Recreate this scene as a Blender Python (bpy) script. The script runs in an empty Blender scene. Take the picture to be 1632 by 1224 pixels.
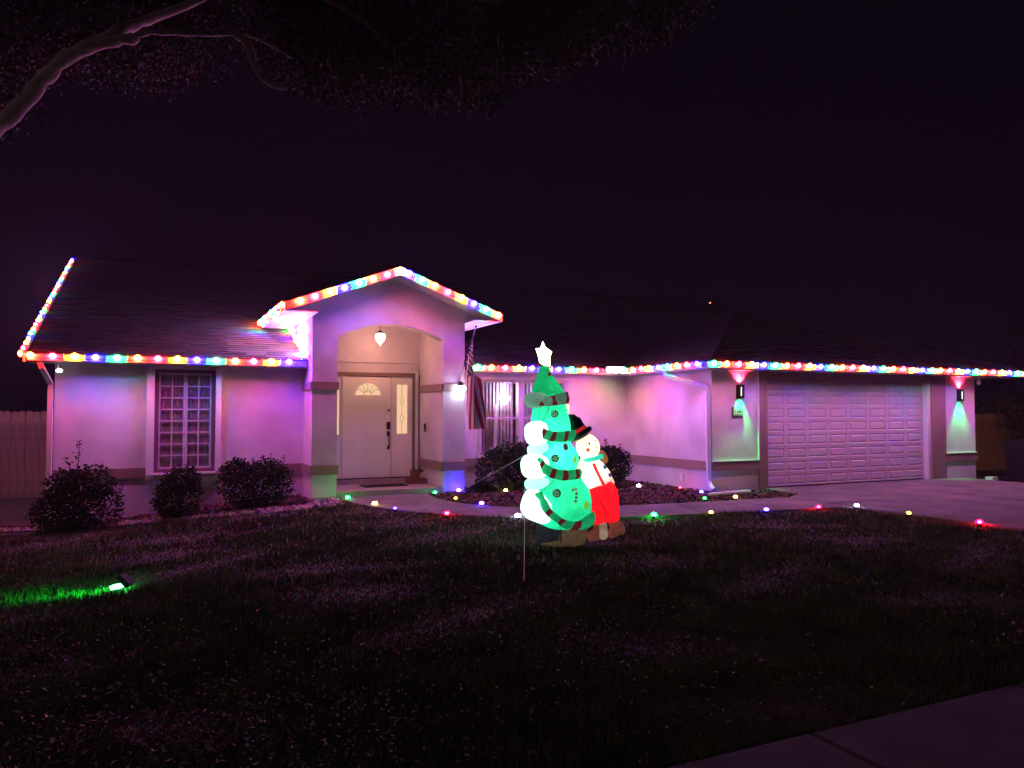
import bpy, math, random
import numpy as np
from mathutils import Vector, Matrix
from mathutils.bvhtree import BVHTree
random.seed(7); rng = np.random.default_rng(7)
R = math.radians
sc = bpy.context.scene
col = sc.collection

# ------------------------------------------------------------------ camera, sky, added fill light, exposure
cam = bpy.data.cameras.new('camera'); camo = bpy.data.objects.new('camera', cam); col.objects.link(camo)
camo.location = (0, 0, 1.52); camo.rotation_euler = (R(90 + 1.96), 0, R(-25))
cam.sensor_width = 36; cam.lens = 27.04; cam.clip_end = 2000; cam.clip_start = 0.05
sc.camera = camo
w = bpy.data.worlds.new("World"); sc.world = w; w.use_nodes = True
nt = w.node_tree; bg = nt.nodes['Background']
tc = nt.nodes.new('ShaderNodeTexCoord'); sx = nt.nodes.new('ShaderNodeSeparateXYZ')
rp = nt.nodes.new('ShaderNodeValToRGB')
rp.color_ramp.elements[0].color = (0.0016, 0.0007, 0.0028, 1); rp.color_ramp.elements[0].position = 0.0
rp.color_ramp.elements[1].color = (0.0016, 0.0007, 0.0024, 1); rp.color_ramp.elements[1].position = 0.7
nt.links.new(tc.outputs['Generated'], sx.inputs[0]); nt.links.new(sx.outputs['Z'], rp.inputs[0])
nt.links.new(rp.outputs[0], bg.inputs[0]); bg.inputs[1].default_value = 1.0
sun = bpy.data.lights.new('fill_sun', 'SUN'); sun.energy = 0.12; sun.angle = R(8); sun.color = (1.0, 0.75, 0.85)  # added fill light to lift the dark lawn, no such source exists
suno = bpy.data.objects.new('fill_sun', sun); col.objects.link(suno); suno.rotation_euler = (R(74), 0, R(-42))
sc.view_settings.view_transform = 'Standard'; sc.view_settings.look = 'None'
sc.view_settings.exposure = 0; sc.view_settings.gamma = 1; sc.view_settings.use_curve_mapping = False
sc.cycles.use_denoising = True; sc.cycles.sample_clamp_indirect = 4; sc.cycles.sample_clamp_direct = 0
sc.cycles.max_bounces = 7; sc.cycles.transparent_max_bounces = 16
sc.cycles.caustics_reflective = False; sc.cycles.caustics_refractive = False

CA, SA = math.cos(R(25)), math.sin(R(25))
def lot(lat, Z, z):   # a surveyor's frame on the street: right, ahead, up -> world
    return Vector((CA * lat + SA * Z, CA * Z - SA * lat, z))
def sm(a, b, x):
    t = np.clip((x - a) / (b - a), 0, 1); return t * t * (3 - 2 * t)
def ground_z(X, Y):
    return -0.36 * sm(3.2, -2.2, X) * sm(3, 11, Y) - 0.15 * sm(16.6, 17.1, X) * sm(8, 11, Y)

# ------------------------------------------------------------------ materials
def mat(name, color, rough=0.7, bump=0.0, bscale=40, var=0.0, vscale=3.0, metal=0.0, spec=0.3, emis=None, estr=0, trans=0.0, coat=0.0):
    m = bpy.data.materials.new(name); m.use_nodes = True; n = m.node_tree; b = n.nodes['Principled BSDF']
    b.inputs['Base Color'].default_value = (*color, 1); b.inputs['Roughness'].default_value = rough
    b.inputs['Metallic'].default_value = metal; b.inputs['Specular IOR Level'].default_value = spec
    if coat: b.inputs['Coat Weight'].default_value = coat
    if trans: b.inputs['Transmission Weight'].default_value = trans
    t = None
    if var or bump:
        t = n.nodes.new('ShaderNodeTexCoord')
    if var:
        no = n.nodes.new('ShaderNodeTexNoise'); no.inputs['Scale'].default_value = vscale; no.inputs['Detail'].default_value = 6
        n.links.new(t.outputs['Object'], no.inputs['Vector'])
        mr = n.nodes.new('ShaderNodeMapRange'); mr.inputs[1].default_value = .3; mr.inputs[2].default_value = .7
        mr.inputs[3].default_value = 1 - var; mr.inputs[4].default_value = 1 + var * .5
        n.links.new(no.outputs['Fac'], mr.inputs[0])
        mx = n.nodes.new('ShaderNodeVectorMath'); mx.operation = 'SCALE'; mx.inputs[0].default_value = color
        n.links.new(mr.outputs[0], mx.inputs['Scale']); n.links.new(mx.outputs[0], b.inputs['Base Color'])
    if bump:
        n2 = n.nodes.new('ShaderNodeTexNoise'); n2.inputs['Scale'].default_value = bscale; n2.inputs['Detail'].default_value = 4
        n.links.new(t.outputs['Object'], n2.inputs['Vector'])
        bp = n.nodes.new('ShaderNodeBump'); bp.inputs['Strength'].default_value = bump; bp.inputs['Distance'].default_value = 0.01
        n.links.new(n2.outputs['Fac'], bp.inputs['Height']); n.links.new(bp.outputs[0], b.inputs['Normal'])
    if emis:
        b.inputs['Emission Color'].default_value = (*emis, 1); b.inputs['Emission Strength'].default_value = estr
    return m
def emit(name, color, s):
    m = bpy.data.materials.new(name); m.use_nodes = True; n = m.node_tree
    n.nodes.remove(n.nodes['Principled BSDF']); e = n.nodes.new('ShaderNodeEmission')
    e.inputs[0].default_value = (*color, 1); e.inputs[1].default_value = s
    n.links.new(e.outputs[0], n.nodes['Material Output'].inputs[0]); return m
def fabric(name, color, estr, tcol=None):
    """thin nylon of an inflatable: lets the lamps inside shine through, with added glow of its own"""
    m = bpy.data.materials.new(name); m.use_nodes = True; n = m.node_tree
    n.nodes.remove(n.nodes['Principled BSDF'])
    tr = n.nodes.new('ShaderNodeBsdfTranslucent'); tr.inputs[0].default_value = (*(tcol or color), 1)
    df = n.nodes.new('ShaderNodeBsdfDiffuse'); df.inputs[0].default_value = (*color, 1)
    no = n.nodes.new('ShaderNodeTexNoise'); no.inputs['Scale'].default_value = 7; no.inputs['Detail'].default_value = 5; no.inputs['Distortion'].default_value = 1.2
    t = n.nodes.new('ShaderNodeTexCoord'); n.links.new(t.outputs['Object'], no.inputs['Vector'])
    bp = n.nodes.new('ShaderNodeBump'); bp.inputs['Strength'].default_value = .9; bp.inputs['Distance'].default_value = .05
    n.links.new(no.outputs['Fac'], bp.inputs['Height'])
    n.links.new(bp.outputs[0], tr.inputs['Normal']); n.links.new(bp.outputs[0], df.inputs['Normal'])
    mx = n.nodes.new('ShaderNodeMixShader'); mx.inputs[0].default_value = .4
    n.links.new(tr.outputs[0], mx.inputs[1]); n.links.new(df.outputs[0], mx.inputs[2])
    e = n.nodes.new('ShaderNodeEmission'); e.inputs[0].default_value = (*color, 1)  # glow put into the cloth colour, stands in for light passing through
    mr = n.nodes.new('ShaderNodeMapRange'); mr.inputs[1].default_value = .3; mr.inputs[2].default_value = .7
    mr.inputs[3].default_value = .62 * estr; mr.inputs[4].default_value = 1.25 * estr
    n.links.new(no.outputs['Fac'], mr.inputs[0]); n.links.new(mr.outputs[0], e.inputs[1])
    ad = n.nodes.new('ShaderNodeAddShader'); n.links.new(mx.outputs[0], ad.inputs[0]); n.links.new(e.outputs[0], ad.inputs[1])
    n.links.new(ad.outputs[0], n.nodes['Material Output'].inputs[0]); return m
def glass_mat(name, tint=(.9, .9, .92)):
    m = bpy.data.materials.new(name); m.use_nodes = True; n = m.node_tree
    n.nodes.remove(n.nodes['Principled BSDF'])
    a = n.nodes.new('ShaderNodeBsdfTransparent'); a.inputs[0].default_value = (*tint, 1)
    g = n.nodes.new('ShaderNodeBsdfGlossy'); g.inputs['Roughness'].default_value = .03
    mx = n.nodes.new('ShaderNodeMixShader'); mx.inputs[0].default_value = .09
    n.links.new(a.outputs[0], mx.inputs[1]); n.links.new(g.outputs[0], mx.inputs[2])
    n.links.new(mx.outputs[0], n.nodes['Material Output'].inputs[0]); return m

M = {}
M['stucco'] = mat('stucco', (.66, .59, .66), .85, .6, 70, .22, 1.7)
M['band'] = mat('band_paint', (.27, .185, .17), .8, .3, 90, .1, 3)
M['white_trim'] = mat('white_trim', (.74, .72, .74), .5, 0.05, 30, .06, 4)
M['gutter'] = mat('gutter_metal', (.72, .70, .72), .38, .05, 12, .05, 4, spec=.5)
M['soffit'] = mat('soffit_vinyl', (.62, .60, .62), .6, 0, 30, .06, 4)
M['door'] = mat('door_paint', (.80, .76, .74), .5, .08, 60, .05, 4)
M['door_frame'] = mat('door_frame_paint', (.20, .125, .11), .6, .05, 60, .1, 6)
M['garage'] = mat('garage_door_paint', (.56, .48, .53), .55, .1, 30, .06, 1.2)
M['sash'] = mat('window_sash', (.50, .44, .50), .5)
M['dark_frame'] = mat('window_frame_dark', (.16, .07, .09), .6, 0, 1, .1, 5)
M['glass'] = glass_mat('window_glass')
M['room'] = mat('room_paint', (.42, .36, .42), .9)
M['curtain'] = mat('curtain_cloth', (.30, .22, .26), .9, .2, 30, .15, 8)
M['blind'] = mat('blind_fabric', (.62, .52, .62), .8, 0, 1, .1, 3)
M['black'] = mat('black_metal', (.012, .012, .014), .75, spec=.15)
M['bronze'] = mat('bronze_hardware', (.03, .018, .014), .4, metal=.5)
M['wire'] = mat('green_wire', (.01, .02, .012), .5)
M['concrete'] = mat('concrete', (.17, .145, .15), .9, .6, 60, .45, 1.6)
M['porch'] = mat('porch_concrete', (.34, .27, .26), .8, .3, 60, .15, 3)
M['paving'] = mat('dimmed_concrete', (.065, .060, .060), .95, .6, 60, .5, 2.0)  # darker copy of the concrete, dimness put into the colour
M['asphalt'] = mat('asphalt', (.05, .05, .05), .95, .5, 120, .2, 3)
M['soil'] = mat('lawn_soil', (.06, .045, .035), 1, 1.0, 35, .5, 5)
M['mulch'] = mat('mulch', (.075, .042, .035), 1, 1.0, 45, .5, 12)
M['sand'] = mat('lightened_mulch', (.30, .22, .22), 1, 1.0, 40, .4, 9)  # pale strip: light mulch with string light put into its colour
M['chip'] = mat('lightened_chip', (.38, .28, .27), 1, 0, 1, .4, 30)  # light chips, string light put into the colour as well
M['chip_dark'] = mat('mulch_chip', (.10, .05, .04), 1, 0, 1, .5, 30)
M['grass'] = mat('grass_blades', (.10, .12, .055), .9, 0, 1, .6, 2.5, spec=.1)
M['dead'] = mat('dead_leaf', (.34, .25, .21), .8, 0, 1, .5, 20)
M['straw'] = mat('dry_grass', (.17, .13, .085), .9, 0, 1, .5, 20)
M['leaf'] = mat('shrub_leaf', (.030, .042, .020), .8, 0, 1, .5, 6, spec=.1)
M['oak_leaf'] = mat('oak_leaf', (.075, .075, .055), .9, 0, 1, .6, 1.5, spec=.1)
M['bark'] = mat('oak_bark', (.34, .27, .24), .95, 1.0, 30, .4, 8)
M['stem'] = mat('shrub_stem', (.06, .04, .03), .9, .5, 40)
M['fence'] = mat('fence_wood', (.26, .17, .12), .85, .4, 25, .4, 5)
M['bin'] = mat('bin_plastic', (.018, .02, .022), .5)
M['pole'] = mat('flag_pole_metal', (.45, .43, .43), .35, metal=.6)
M['flag_red'] = mat('flag_red', (.42, .02, .045), .8)
M['flag_white'] = mat('flag_white', (.66, .62, .62), .8)
M['flag_blue'] = mat('flag_blue', (.018, .022, .09), .8)
M['clay'] = mat('planter_clay', (.17, .07, .05), .8, .3, 40)
M['mat_rubber'] = mat('doormat_fibre', (.02, .015, .014), 1, .6, 100)
M['plaque'] = mat('plaque_face', (.50, .50, .44), .6)
M['plaque_dark'] = mat('plaque_ink', (.05, .03, .02), .6)

# shingles: tab by tab tone from a brick pattern laid in the plane of the roof
def shingle_mat():
    m = bpy.data.materials.new('roof_shingle'); m.use_nodes = True; n = m.node_tree; b = n.nodes['Principled BSDF']
    b.inputs['Roughness'].default_value = .95; b.inputs['Specular IOR Level'].default_value = .1
    at = n.nodes.new('ShaderNodeAttribute'); at.attribute_name = 'tone'; at.attribute_type = 'GEOMETRY'
    no = n.nodes.new('ShaderNodeTexNoise'); no.inputs['Scale'].default_value = 45; no.inputs['Detail'].default_value = 4
    t = n.nodes.new('ShaderNodeTexCoord'); n.links.new(t.outputs['Object'], no.inputs['Vector'])
    a = n.nodes.new('ShaderNodeMath'); a.operation = 'MULTIPLY'; n.links.new(at.outputs['Fac'], a.inputs[0])
    mr = n.nodes.new('ShaderNodeMapRange'); mr.inputs[1].default_value = .3; mr.inputs[2].default_value = .7; mr.inputs[3].default_value = .6; mr.inputs[4].default_value = 1.3
    n.links.new(no.outputs['Fac'], mr.inputs[0]); n.links.new(mr.outputs[0], a.inputs[1])
    v = n.nodes.new('ShaderNodeVectorMath'); v.operation = 'SCALE'; v.inputs[0].default_value = (.080, .060, .072)
    n.links.new(a.outputs[0], v.inputs['Scale']); n.links.new(v.outputs[0], b.inputs['Base Color'])
    bp = n.nodes.new('ShaderNodeBump'); bp.inputs['Strength'].default_value = .6; bp.inputs['Distance'].default_value = .006
    n.links.new(no.outputs['Fac'], bp.inputs['Height']); n.links.new(bp.outputs[0], b.inputs['Normal'])
    return m
M['shingle'] = shingle_mat()

# ------------------------------------------------------------------ mesh helpers
class MB:
    def __init__(s): s.v = []; s.f = []; s.mi = []
    def add(s, vs, fs, mi=0):
        o = len(s.v); s.v += [tuple(p) for p in vs]; s.f += [tuple(i + o for i in f) for f in fs]; s.mi += [mi] * len(fs); return s
    def box(s, x0, x1, y0, y1, z0, z1, mi=0):
        return s.add([(x0, y0, z0), (x1, y0, z0), (x1, y1, z0), (x0, y1, z0), (x0, y0, z1), (x1, y0, z1), (x1, y1, z1), (x0, y1, z1)],
                     [(0, 3, 2, 1), (4, 5, 6, 7), (0, 1, 5, 4), (1, 2, 6, 5), (2, 3, 7, 6), (3, 0, 4, 7)], mi)
    def obox(s, c, ax, ay, az, mi=0):   # oriented box, half-axis vectors
        c, ax, ay, az = map(Vector, (c, ax, ay, az)); vs = []
        for k in (-1, 1):
            for a, b in ((-1, -1), (1, -1), (1, 1), (-1, 1)): vs.append(c + ax * a + ay * b + az * k)
        return s.add(vs, [(0, 3, 2, 1), (4, 5, 6, 7), (0, 1, 5, 4), (1, 2, 6, 5), (2, 3, 7, 6), (3, 0, 4, 7)], mi)
    def limb(s, pts, rad, n=10, caps=True, mi=0, sq=(1, 1), up=None, round_=3):
        """tube with its own radius at each point and rounded ends"""
        pts = [Vector(p) for p in pts]; rad = list(rad) if hasattr(rad, '__len__') else [rad] * len(pts)
        P, Q = [], []
        if caps:
            d = (pts[0] - pts[1]).normalized()
            for k in range(round_):
                a = math.pi / 2 * (1 - (k + .15) / round_); P.append(pts[0] + d * rad[0] * math.sin(a)); Q.append(rad[0] * math.cos(a))
        P += pts; Q += rad
        if caps:
            d = (pts[-1] - pts[-2]).normalized()
            for k in range(1, round_ + 1):
                a = math.pi / 2 * (k - .15) / round_; P.append(pts[-1] + d * rad[-1] * math.sin(a)); Q.append(rad[-1] * math.cos(a))
        u = Vector(up) if up else None; vs = []; m = len(P)
        for i in range(m):
            t = (P[min(i + 1, m - 1)] - P[max(i - 1, 0)]).normalized()
            if u is None: u = t.orthogonal()
            u = (u - t * u.dot(t)); u = u.normalized() if u.length > 1e-6 else t.orthogonal().normalized(); b = t.cross(u)
            for k in range(n):
                a = 2 * math.pi * k / n; vs.append(P[i] + u * (math.cos(a) * Q[i] * sq[0]) + b * (math.sin(a) * Q[i] * sq[1]))
        fs = [(i * n + k, i * n + (k + 1) % n, (i + 1) * n + (k + 1) % n, (i + 1) * n + k) for i in range(m - 1) for k in range(n)]
        if caps: fs += [tuple(range(n))[::-1], tuple((m - 1) * n + k for k in range(n))]
        return s.add(vs, fs, mi)
    def ell(s, c, r, rot=None, nu=16, nv=10, mi=0):
        vs, fs = [], []; c = Vector(c)
        for j in range(1, nv):
            th = math.pi * j / nv
            for i in range(nu):
                ph = 2 * math.pi * i / nu; vs.append(Vector((r[0] * math.sin(th) * math.cos(ph), r[1] * math.sin(th) * math.sin(ph), r[2] * math.cos(th))))
        vs += [Vector((0, 0, r[2])), Vector((0, 0, -r[2]))]
        if rot is not None: vs = [rot @ p for p in vs]
        vs = [p + c for p in vs]; T = (nv - 1) * nu
        for j in range(nv - 2):
            for i in range(nu): fs.append((j * nu + i, (j + 1) * nu + i, (j + 1) * nu + (i + 1) % nu, j * nu + (i + 1) % nu))
        for i in range(nu):
            fs.append((T, i, (i + 1) % nu)); fs.append((T + 1, (nv - 2) * nu + (i + 1) % nu, (nv - 2) * nu + i))
        return s.add(vs, fs, mi)
    def lathe(s, prof, c=(0, 0, 0), n=12, mi=0):
        vs = [(c[0] + r * math.cos(2 * math.pi * k / n), c[1] + r * math.sin(2 * math.pi * k / n), c[2] + z) for r, z in prof for k in range(n)]
        m = len(prof); fs = [(i * n + k, i * n + (k + 1) % n, (i + 1) * n + (k + 1) % n, (i + 1) * n + k) for i in range(m - 1) for k in range(n)]
        fs += [tuple(range(n))[::-1], tuple((m - 1) * n + k for k in range(n))]
        return s.add(vs, fs, mi)
    def prism(s, poly, y0, y1, mi=0):      # outline in x,z pushed along y
        n = len(poly); vs = [(x, y0, z) for x, z in poly] + [(x, y1, z) for x, z in poly]
        fs = [tuple(range(n)), tuple(range(2 * n - 1, n - 1, -1))] + [(i, i + n, (i + 1) % n + n, (i + 1) % n) for i in range(n)]
        return s.add(vs, fs, mi)
    def build(s, name, m, parent=None, smooth=False, kind=None, loc=None):
        me = bpy.data.meshes.new(name); me.from_pydata(s.v, [], s.f); me.update()
        ms = m if isinstance(m, (list, tuple)) else [m]
        for x in ms: me.materials.append(M[x] if isinstance(x, str) else x)
        if len(ms) > 1: me.polygons.foreach_set('material_index', s.mi)
        if smooth: me.polygons.foreach_set('use_smooth', [True] * len(me.polygons))
        return link(name, me, parent, kind, loc)
def link(name, me, parent=None, kind=None, loc=None):
    o = bpy.data.objects.new(name, me); col.objects.link(o)
    if parent is not None: o.parent = parent
    if kind: o['kind'] = kind
    if loc is not None: o.location = loc
    return o
def tag(o, label=None, cat=None, group=None, kind=None):
    if label: o['label'] = label
    if cat: o['category'] = cat
    if group: o['group'] = group
    if kind: o['kind'] = kind
    return o
def thing(name, label, cat, loc=(0, 0, 0), rz=0, group=None):
    o = bpy.data.objects.new(name, None); col.objects.link(o); o.location = loc; o.rotation_euler = (0, 0, rz)
    o.empty_display_size = .1
    return tag(o, label, cat, group)
def box(name, m, parent, *a, kind=None): return MB().box(*a).build(name, m, parent, kind=kind)
def lamp(name, typ, loc, energy, color, parent=None, **k):
    l = bpy.data.lights.new(name, typ); l.energy = energy; l.color = color
    for a, b in k.items(): setattr(l, a, b)
    o = bpy.data.objects.new(name, l); col.objects.link(o); o.location = loc
    if parent: o.parent = parent
    return o
def tri_cloud(name, V, F, m, parent=None, kind='stuff', smooth=False):
    me = bpy.data.meshes.new(name); nv, nf, k = len(V), len(F), F.shape[1]
    me.vertices.add(nv); me.vertices.foreach_set('co', V.astype(np.float32).ravel())
    me.loops.add(nf * k); me.loops.foreach_set('vertex_index', F.astype(np.int32).ravel())
    me.polygons.add(nf); me.polygons.foreach_set('loop_start', np.arange(nf, dtype=np.int32) * k)
    me.update(); me.validate(); me.materials.append(M[m]); return link(name, me, parent, kind)

# ------------------------------------------------------------------ the ground
def inside(P, poly):
    x, y = P[:, 0], P[:, 1]; r = np.zeros(len(P), bool); n = len(poly)
    for i in range(n):
        x0, y0 = poly[i]; x1, y1 = poly[(i + 1) % n]
        c = ((y0 > y) != (y1 > y)) & (x < (x1 - x0) * (y - y0) / (y1 - y0 + 1e-12) + x0); r ^= c
    return r
xs = np.concatenate([np.linspace(-300, -14, 12), np.arange(-12, 24.1, .3), np.linspace(26, 300, 12)])
ys = np.concatenate([np.linspace(-300, -3, 10), np.arange(-2, 30.1, .4), np.linspace(33, 400, 12)])
GX, GY = np.meshgrid(xs, ys); GZ = ground_z(GX, GY) - .035
V = np.stack([GX, GY, GZ], -1).reshape(-1, 3); nx = len(xs); ny = len(ys)
ii = (np.arange(ny - 1)[:, None] * nx + np.arange(nx - 1)[None]).ravel()
g = tri_cloud('ground', V, np.stack([ii, ii + 1, ii + nx + 1, ii + nx], 1), 'soil', kind='structure'); g.data.polygons.foreach_set('use_smooth', [True] * len(g.data.polygons))
road = MB().add([(-150, -8, -.02), (150, -8, -.02), (150, .55, -.02), (-150, .55, -.02)], [(0, 1, 2, 3)]).build('road', 'asphalt', kind='structure')

def slab(name, poly, z, t, m, parent=None, zf=None):
    mb = MB(); n = len(poly); zz = [z + (ground_z(x, y) if zf else 0) for x, y in poly]
    bz = .012
    cx = sum(p[0] for p in poly) / n; cy = sum(p[1] for p in poly) / n
    ins = []
    for x, y in poly:
        d = Vector((cx - x, cy - y)).normalized() * bz * 1.4; ins.append((x + d.x, y + d.y))
    vs = [(x, y, zz[i] - t) for i, (x, y) in enumerate(poly)] + [(x, y, zz[i] - bz) for i, (x, y) in enumerate(poly)] + [(x, y, zz[i]) for i, (x, y) in enumerate(ins)]
    fs = [tuple(range(2 * n, 3 * n))] + [(i, (i + 1) % n, n + (i + 1) % n, n + i) for i in range(n)] + [(n + i, n + (i + 1) % n, 2 * n + (i + 1) % n, 2 * n + i) for i in range(n)]
    return mb.add(vs, fs).build(name, m, parent)
def shrink(poly, d=.006):
    cx = sum(p[0] for p in poly) / len(poly); cy = sum(p[1] for p in poly) / len(poly)
    return [(x + (cx - x) / max(.01, math.hypot(cx - x, cy - y)) * d, y + (cy - y) / max(.01, math.hypot(cx - x, cy - y)) * d) for x, y in poly]
def setting(name):
    o = bpy.data.objects.new(name, None); col.objects.link(o); o['kind'] = 'structure'; return o
# front walk, curving from the porch to the driveway
Lp = [(2.96, 13.55), (3.02, 12.6), (3.36, 11.6), (3.95, 10.65), (4.9, 9.85), (6.1, 9.32), (7.4, 9.14), (8.8, 8.98), (10.08, 8.80)]
Up = [(4.60, 13.55), (4.50, 12.7), (4.60, 11.9), (4.95, 11.25), (5.6, 10.78), (6.6, 10.50), (7.8, 10.36), (9.0, 10.28), (10.08, 10.22)]
def catmull(P, k):
    out = []
    for i in range(len(P) - 1):
        p0, p1, p2, p3 = P[max(i - 1, 0)], P[i], P[i + 1], P[min(i + 2, len(P) - 1)]
        for j in range(k):
            t = j / k; out.append(tuple(.5 * ((2 * p1[a]) + (-p0[a] + p2[a]) * t + (2 * p0[a] - 5 * p1[a] + 4 * p2[a] - p3[a]) * t * t + (-p0[a] + 3 * p1[a] - 3 * p2[a] + p3[a]) * t ** 3) for a in range(len(P[0]))))
    out.append(tuple(P[-1])); return out
Lc, Uc = catmull(Lp, 4), catmull(Up, 4)
walk = setting('path')
for i in range(len(Lp) - 1):
    slab('slab', shrink(Lc[i * 4:i * 4 + 5] + Uc[i * 4:i * 4 + 5][::-1]), .0, .12, 'concrete', walk, True)
path_poly = Lc + Uc[::-1]
drive = setting('driveway')
rows = [(11.58, 9.25), (9.25, 6.2), (6.2, 2.80)]
for k, (ya, yb) in enumerate(rows):
    for j, (xa, xb) in enumerate(((10.1, 13.3), (13.3, 16.55))):
        if k == 0 and j == 0: poly = [(10.78, 11.58), (10.62, 10.5), (10.1, 10.2), (10.1, 9.25), (13.3, 9.25), (13.3, 11.58)]
        else: poly = [(xa, ya), (xa, yb), (xb, yb), (xb, ya)]
        slab('slab', shrink(poly), .004, .12, 'concrete', drive)
drive_poly = [(10.78, 11.58), (10.62, 10.5), (10.1, 10.2), (10.1, 2.8), (16.6, 2.8), (16.6, 11.58)]
side = setting('pavement')
for i in range(-6, 13):
    x = 2.83 + i * 1.52; slab('slab', [(x + .006, 1.25), (x + 1.514, 1.25), (x + 1.514, 2.75), (x + .006, 2.75)], .0, .1, 'paving', side)
box('kerb', 'concrete', None, -60, 60, .55, .70, -.1, .03, kind='structure')
# planting beds
bedL = [(-2.9, 14.6), (-1.3, 14.05), (-.5, 13.62), (.5, 13.18), (1.4, 12.78), (2.6, 12.55), (2.92, 12.75), (2.90, 13.58), (2.45, 13.58), (2.45, 14.38), (-2.9, 14.9)]
bedLi = [(-2.7, 14.85), (-1.2, 14.32), (-.4, 14.0), (.5, 13.62), (1.4, 13.22), (2.3, 13.0), (2.45, 13.3), (2.45, 14.38), (-2.7, 14.9)]
bedM = [(4.62, 13.55), (4.60, 12.0), (4.98, 11.32), (5.62, 10.86), (6.6, 10.58), (7.8, 10.44), (9.0, 10.36), (10.05, 10.28), (10.5, 10.55), (10.6, 11.4), (9.5, 11.45), (9.45, 14.35), (5.4, 14.35), (5.4, 13.55)]
def sheet(name, poly, dz, m):
    # triangulated fine enough to follow the ground
    lo = np.min(poly, 0); hi = np.max(poly, 0); step = .25; pts = {}; V = []; F = []
    import mathutils.geometry as mg
    P = [Vector(p) for p in poly]; n = len(P)
    ed = [(i, (i + 1) % n) for i in range(n)]; extra = []
    for x in np.arange(lo[0] + .1, hi[0], step):
        for y in np.arange(lo[1] + .1, hi[1], step):
            if inside(np.array([[x, y]]), poly)[0]: extra.append(Vector((x, y)))
    r = mg.delaunay_2d_cdt(P + extra, ed, [list(range(n))], 1, 1e-5)
    V = [(v.x, v.y, float(ground_z(v.x, v.y)) - .035 + dz) for v in r[0]]
    return MB().add(V, r[2]).build(name, m, kind='structure')
sheet('planting_bed', bedL, .010, 'sand'); sheet('mulch_bed', bedLi, .020, 'mulch'); sheet('mulch_bed', bedM, .012, 'mulch')
def chips(name, label, poly, n, m, s0, s1, seed, dz=.0, excl=None, flat=.5):
    r = np.random.default_rng(seed); lo = np.min(poly, 0); hi = np.max(poly, 0)
    P = r.uniform(lo, hi, (n * 3, 2)); k = inside(P, poly)
    if excl: k &= ~inside(P, excl)
    P = P[k][:n]; n = len(P); L = r.uniform(s0, s1, n); W = L * r.uniform(.3, .8, n); a = r.uniform(0, 2 * np.pi, n)
    ux = np.stack([np.cos(a), np.sin(a), r.normal(0, flat * .5, n)], 1) * L[:, None]; uy = np.stack([-np.sin(a), np.cos(a), r.normal(0, flat, n)], 1) * W[:, None]
    c = np.stack([P[:, 0], P[:, 1], ground_z(P[:, 0], P[:, 1]) - .02 + dz + r.uniform(0, .015, n)], 1)
    V = np.stack([c - ux - uy, c + ux - uy, c + ux * .8 + uy, c - ux * .8 + uy], 1).reshape(-1, 3)
    F = np.arange(4 * n).reshape(-1, 4)
    return tag(tri_cloud(name, V, F, m), label, name.replace('_', ' '))
chips('bark_chips', 'pale bark chips, string light put into their colour, along the front edge of the left bed', bedL, 3500, 'chip', .012, .035, 1, .01, bedLi)
chips('mulch_chips', 'dark mulch chips in the bed under the left windows', bedLi, 3000, 'chip_dark', .012, .035, 2, .015)
chips('mulch_litter', 'brown mulch and leaf litter in the bed before the middle window', bedM, 9000, 'chip_dark', .012, .04, 3, .01)

# lawn: grass blades, dry blades and fallen leaves, thick where the camera stands near
def lawn(name, label, n, m, h0, h1, wd, seed, lay=.35, two=False, blobs=0):
    r = np.random.default_rng(seed)
    u = r.uniform(0, 1, n * 2); Z = 3.0 * (15.5 / 3.0) ** (u ** .85); t = r.uniform(-1.05, .95, n * 2)
    lat = t * Z; X = CA * lat + SA * Z; Y = CA * Z - SA * lat; P = np.stack([X, Y], 1)
    k = ~inside(P, path_poly) & ~inside(P, drive_poly) & ~inside(P, bedL) & ~inside(P, bedM) & (Y > 2.77) & (Y < 14.2 + .3 * np.sin(X)) & (X < 18) & ~((X > 2.4) & (Y > 13.5)) & ~((X > 9.4) & (Y > 11.4))
    if blobs:   # leaves gather in drifts
        bx = r.uniform(-4, 10, blobs); by = r.uniform(3, 10, blobs); br = r.uniform(.3, 1.3, blobs)
        d = np.min(np.hypot(X[:, None] - bx, Y[:, None] - by) / br, 1); k &= (r.uniform(0, 1, len(X)) < np.exp(-d * d) + .12)
    P = P[k][:n]; Z = Z[k][:n]; n = len(P); a = r.uniform(0, 2 * np.pi, n); h = r.uniform(h0, h1, n); ws = wd * (.6 + Z / 7)
    clump = .75 + .5 * np.sin(P[:, 0] * 2.1 + np.sin(P[:, 1] * 1.7) * 2) * np.sin(P[:, 1] * 2.6)
    h = h * clump
    gz = ground_z(P[:, 0], P[:, 1]) - .037; dx, dy = np.cos(a), np.sin(a); ln = h * r.normal(0, lay, n); la = r.uniform(0, 2 * np.pi, n)
    b0 = np.stack([P[:, 0] - dx * ws, P[:, 1] - dy * ws, gz], 1); b1 = np.stack([P[:, 0] + dx * ws, P[:, 1] + dy * ws, gz], 1)
    tp = np.stack([P[:, 0] + np.cos(la) * ln, P[:, 1] + np.sin(la) * ln, gz + h], 1)
    V = np.stack([b0, b1, tp], 1).reshape(-1, 3)
    return tag(tri_cloud(name, V, np.arange(3 * n).reshape(-1, 3), m), label, 'grass')
lawn('grass', 'short dark lawn grass over the whole front yard', 230000, 'grass', .035, .085, .004, 11)
lawn('dry_grass', 'scattered straw coloured dry blades in the lawn', 16000, 'straw', .02, .06, .004, 12, 1.6, blobs=26)
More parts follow.
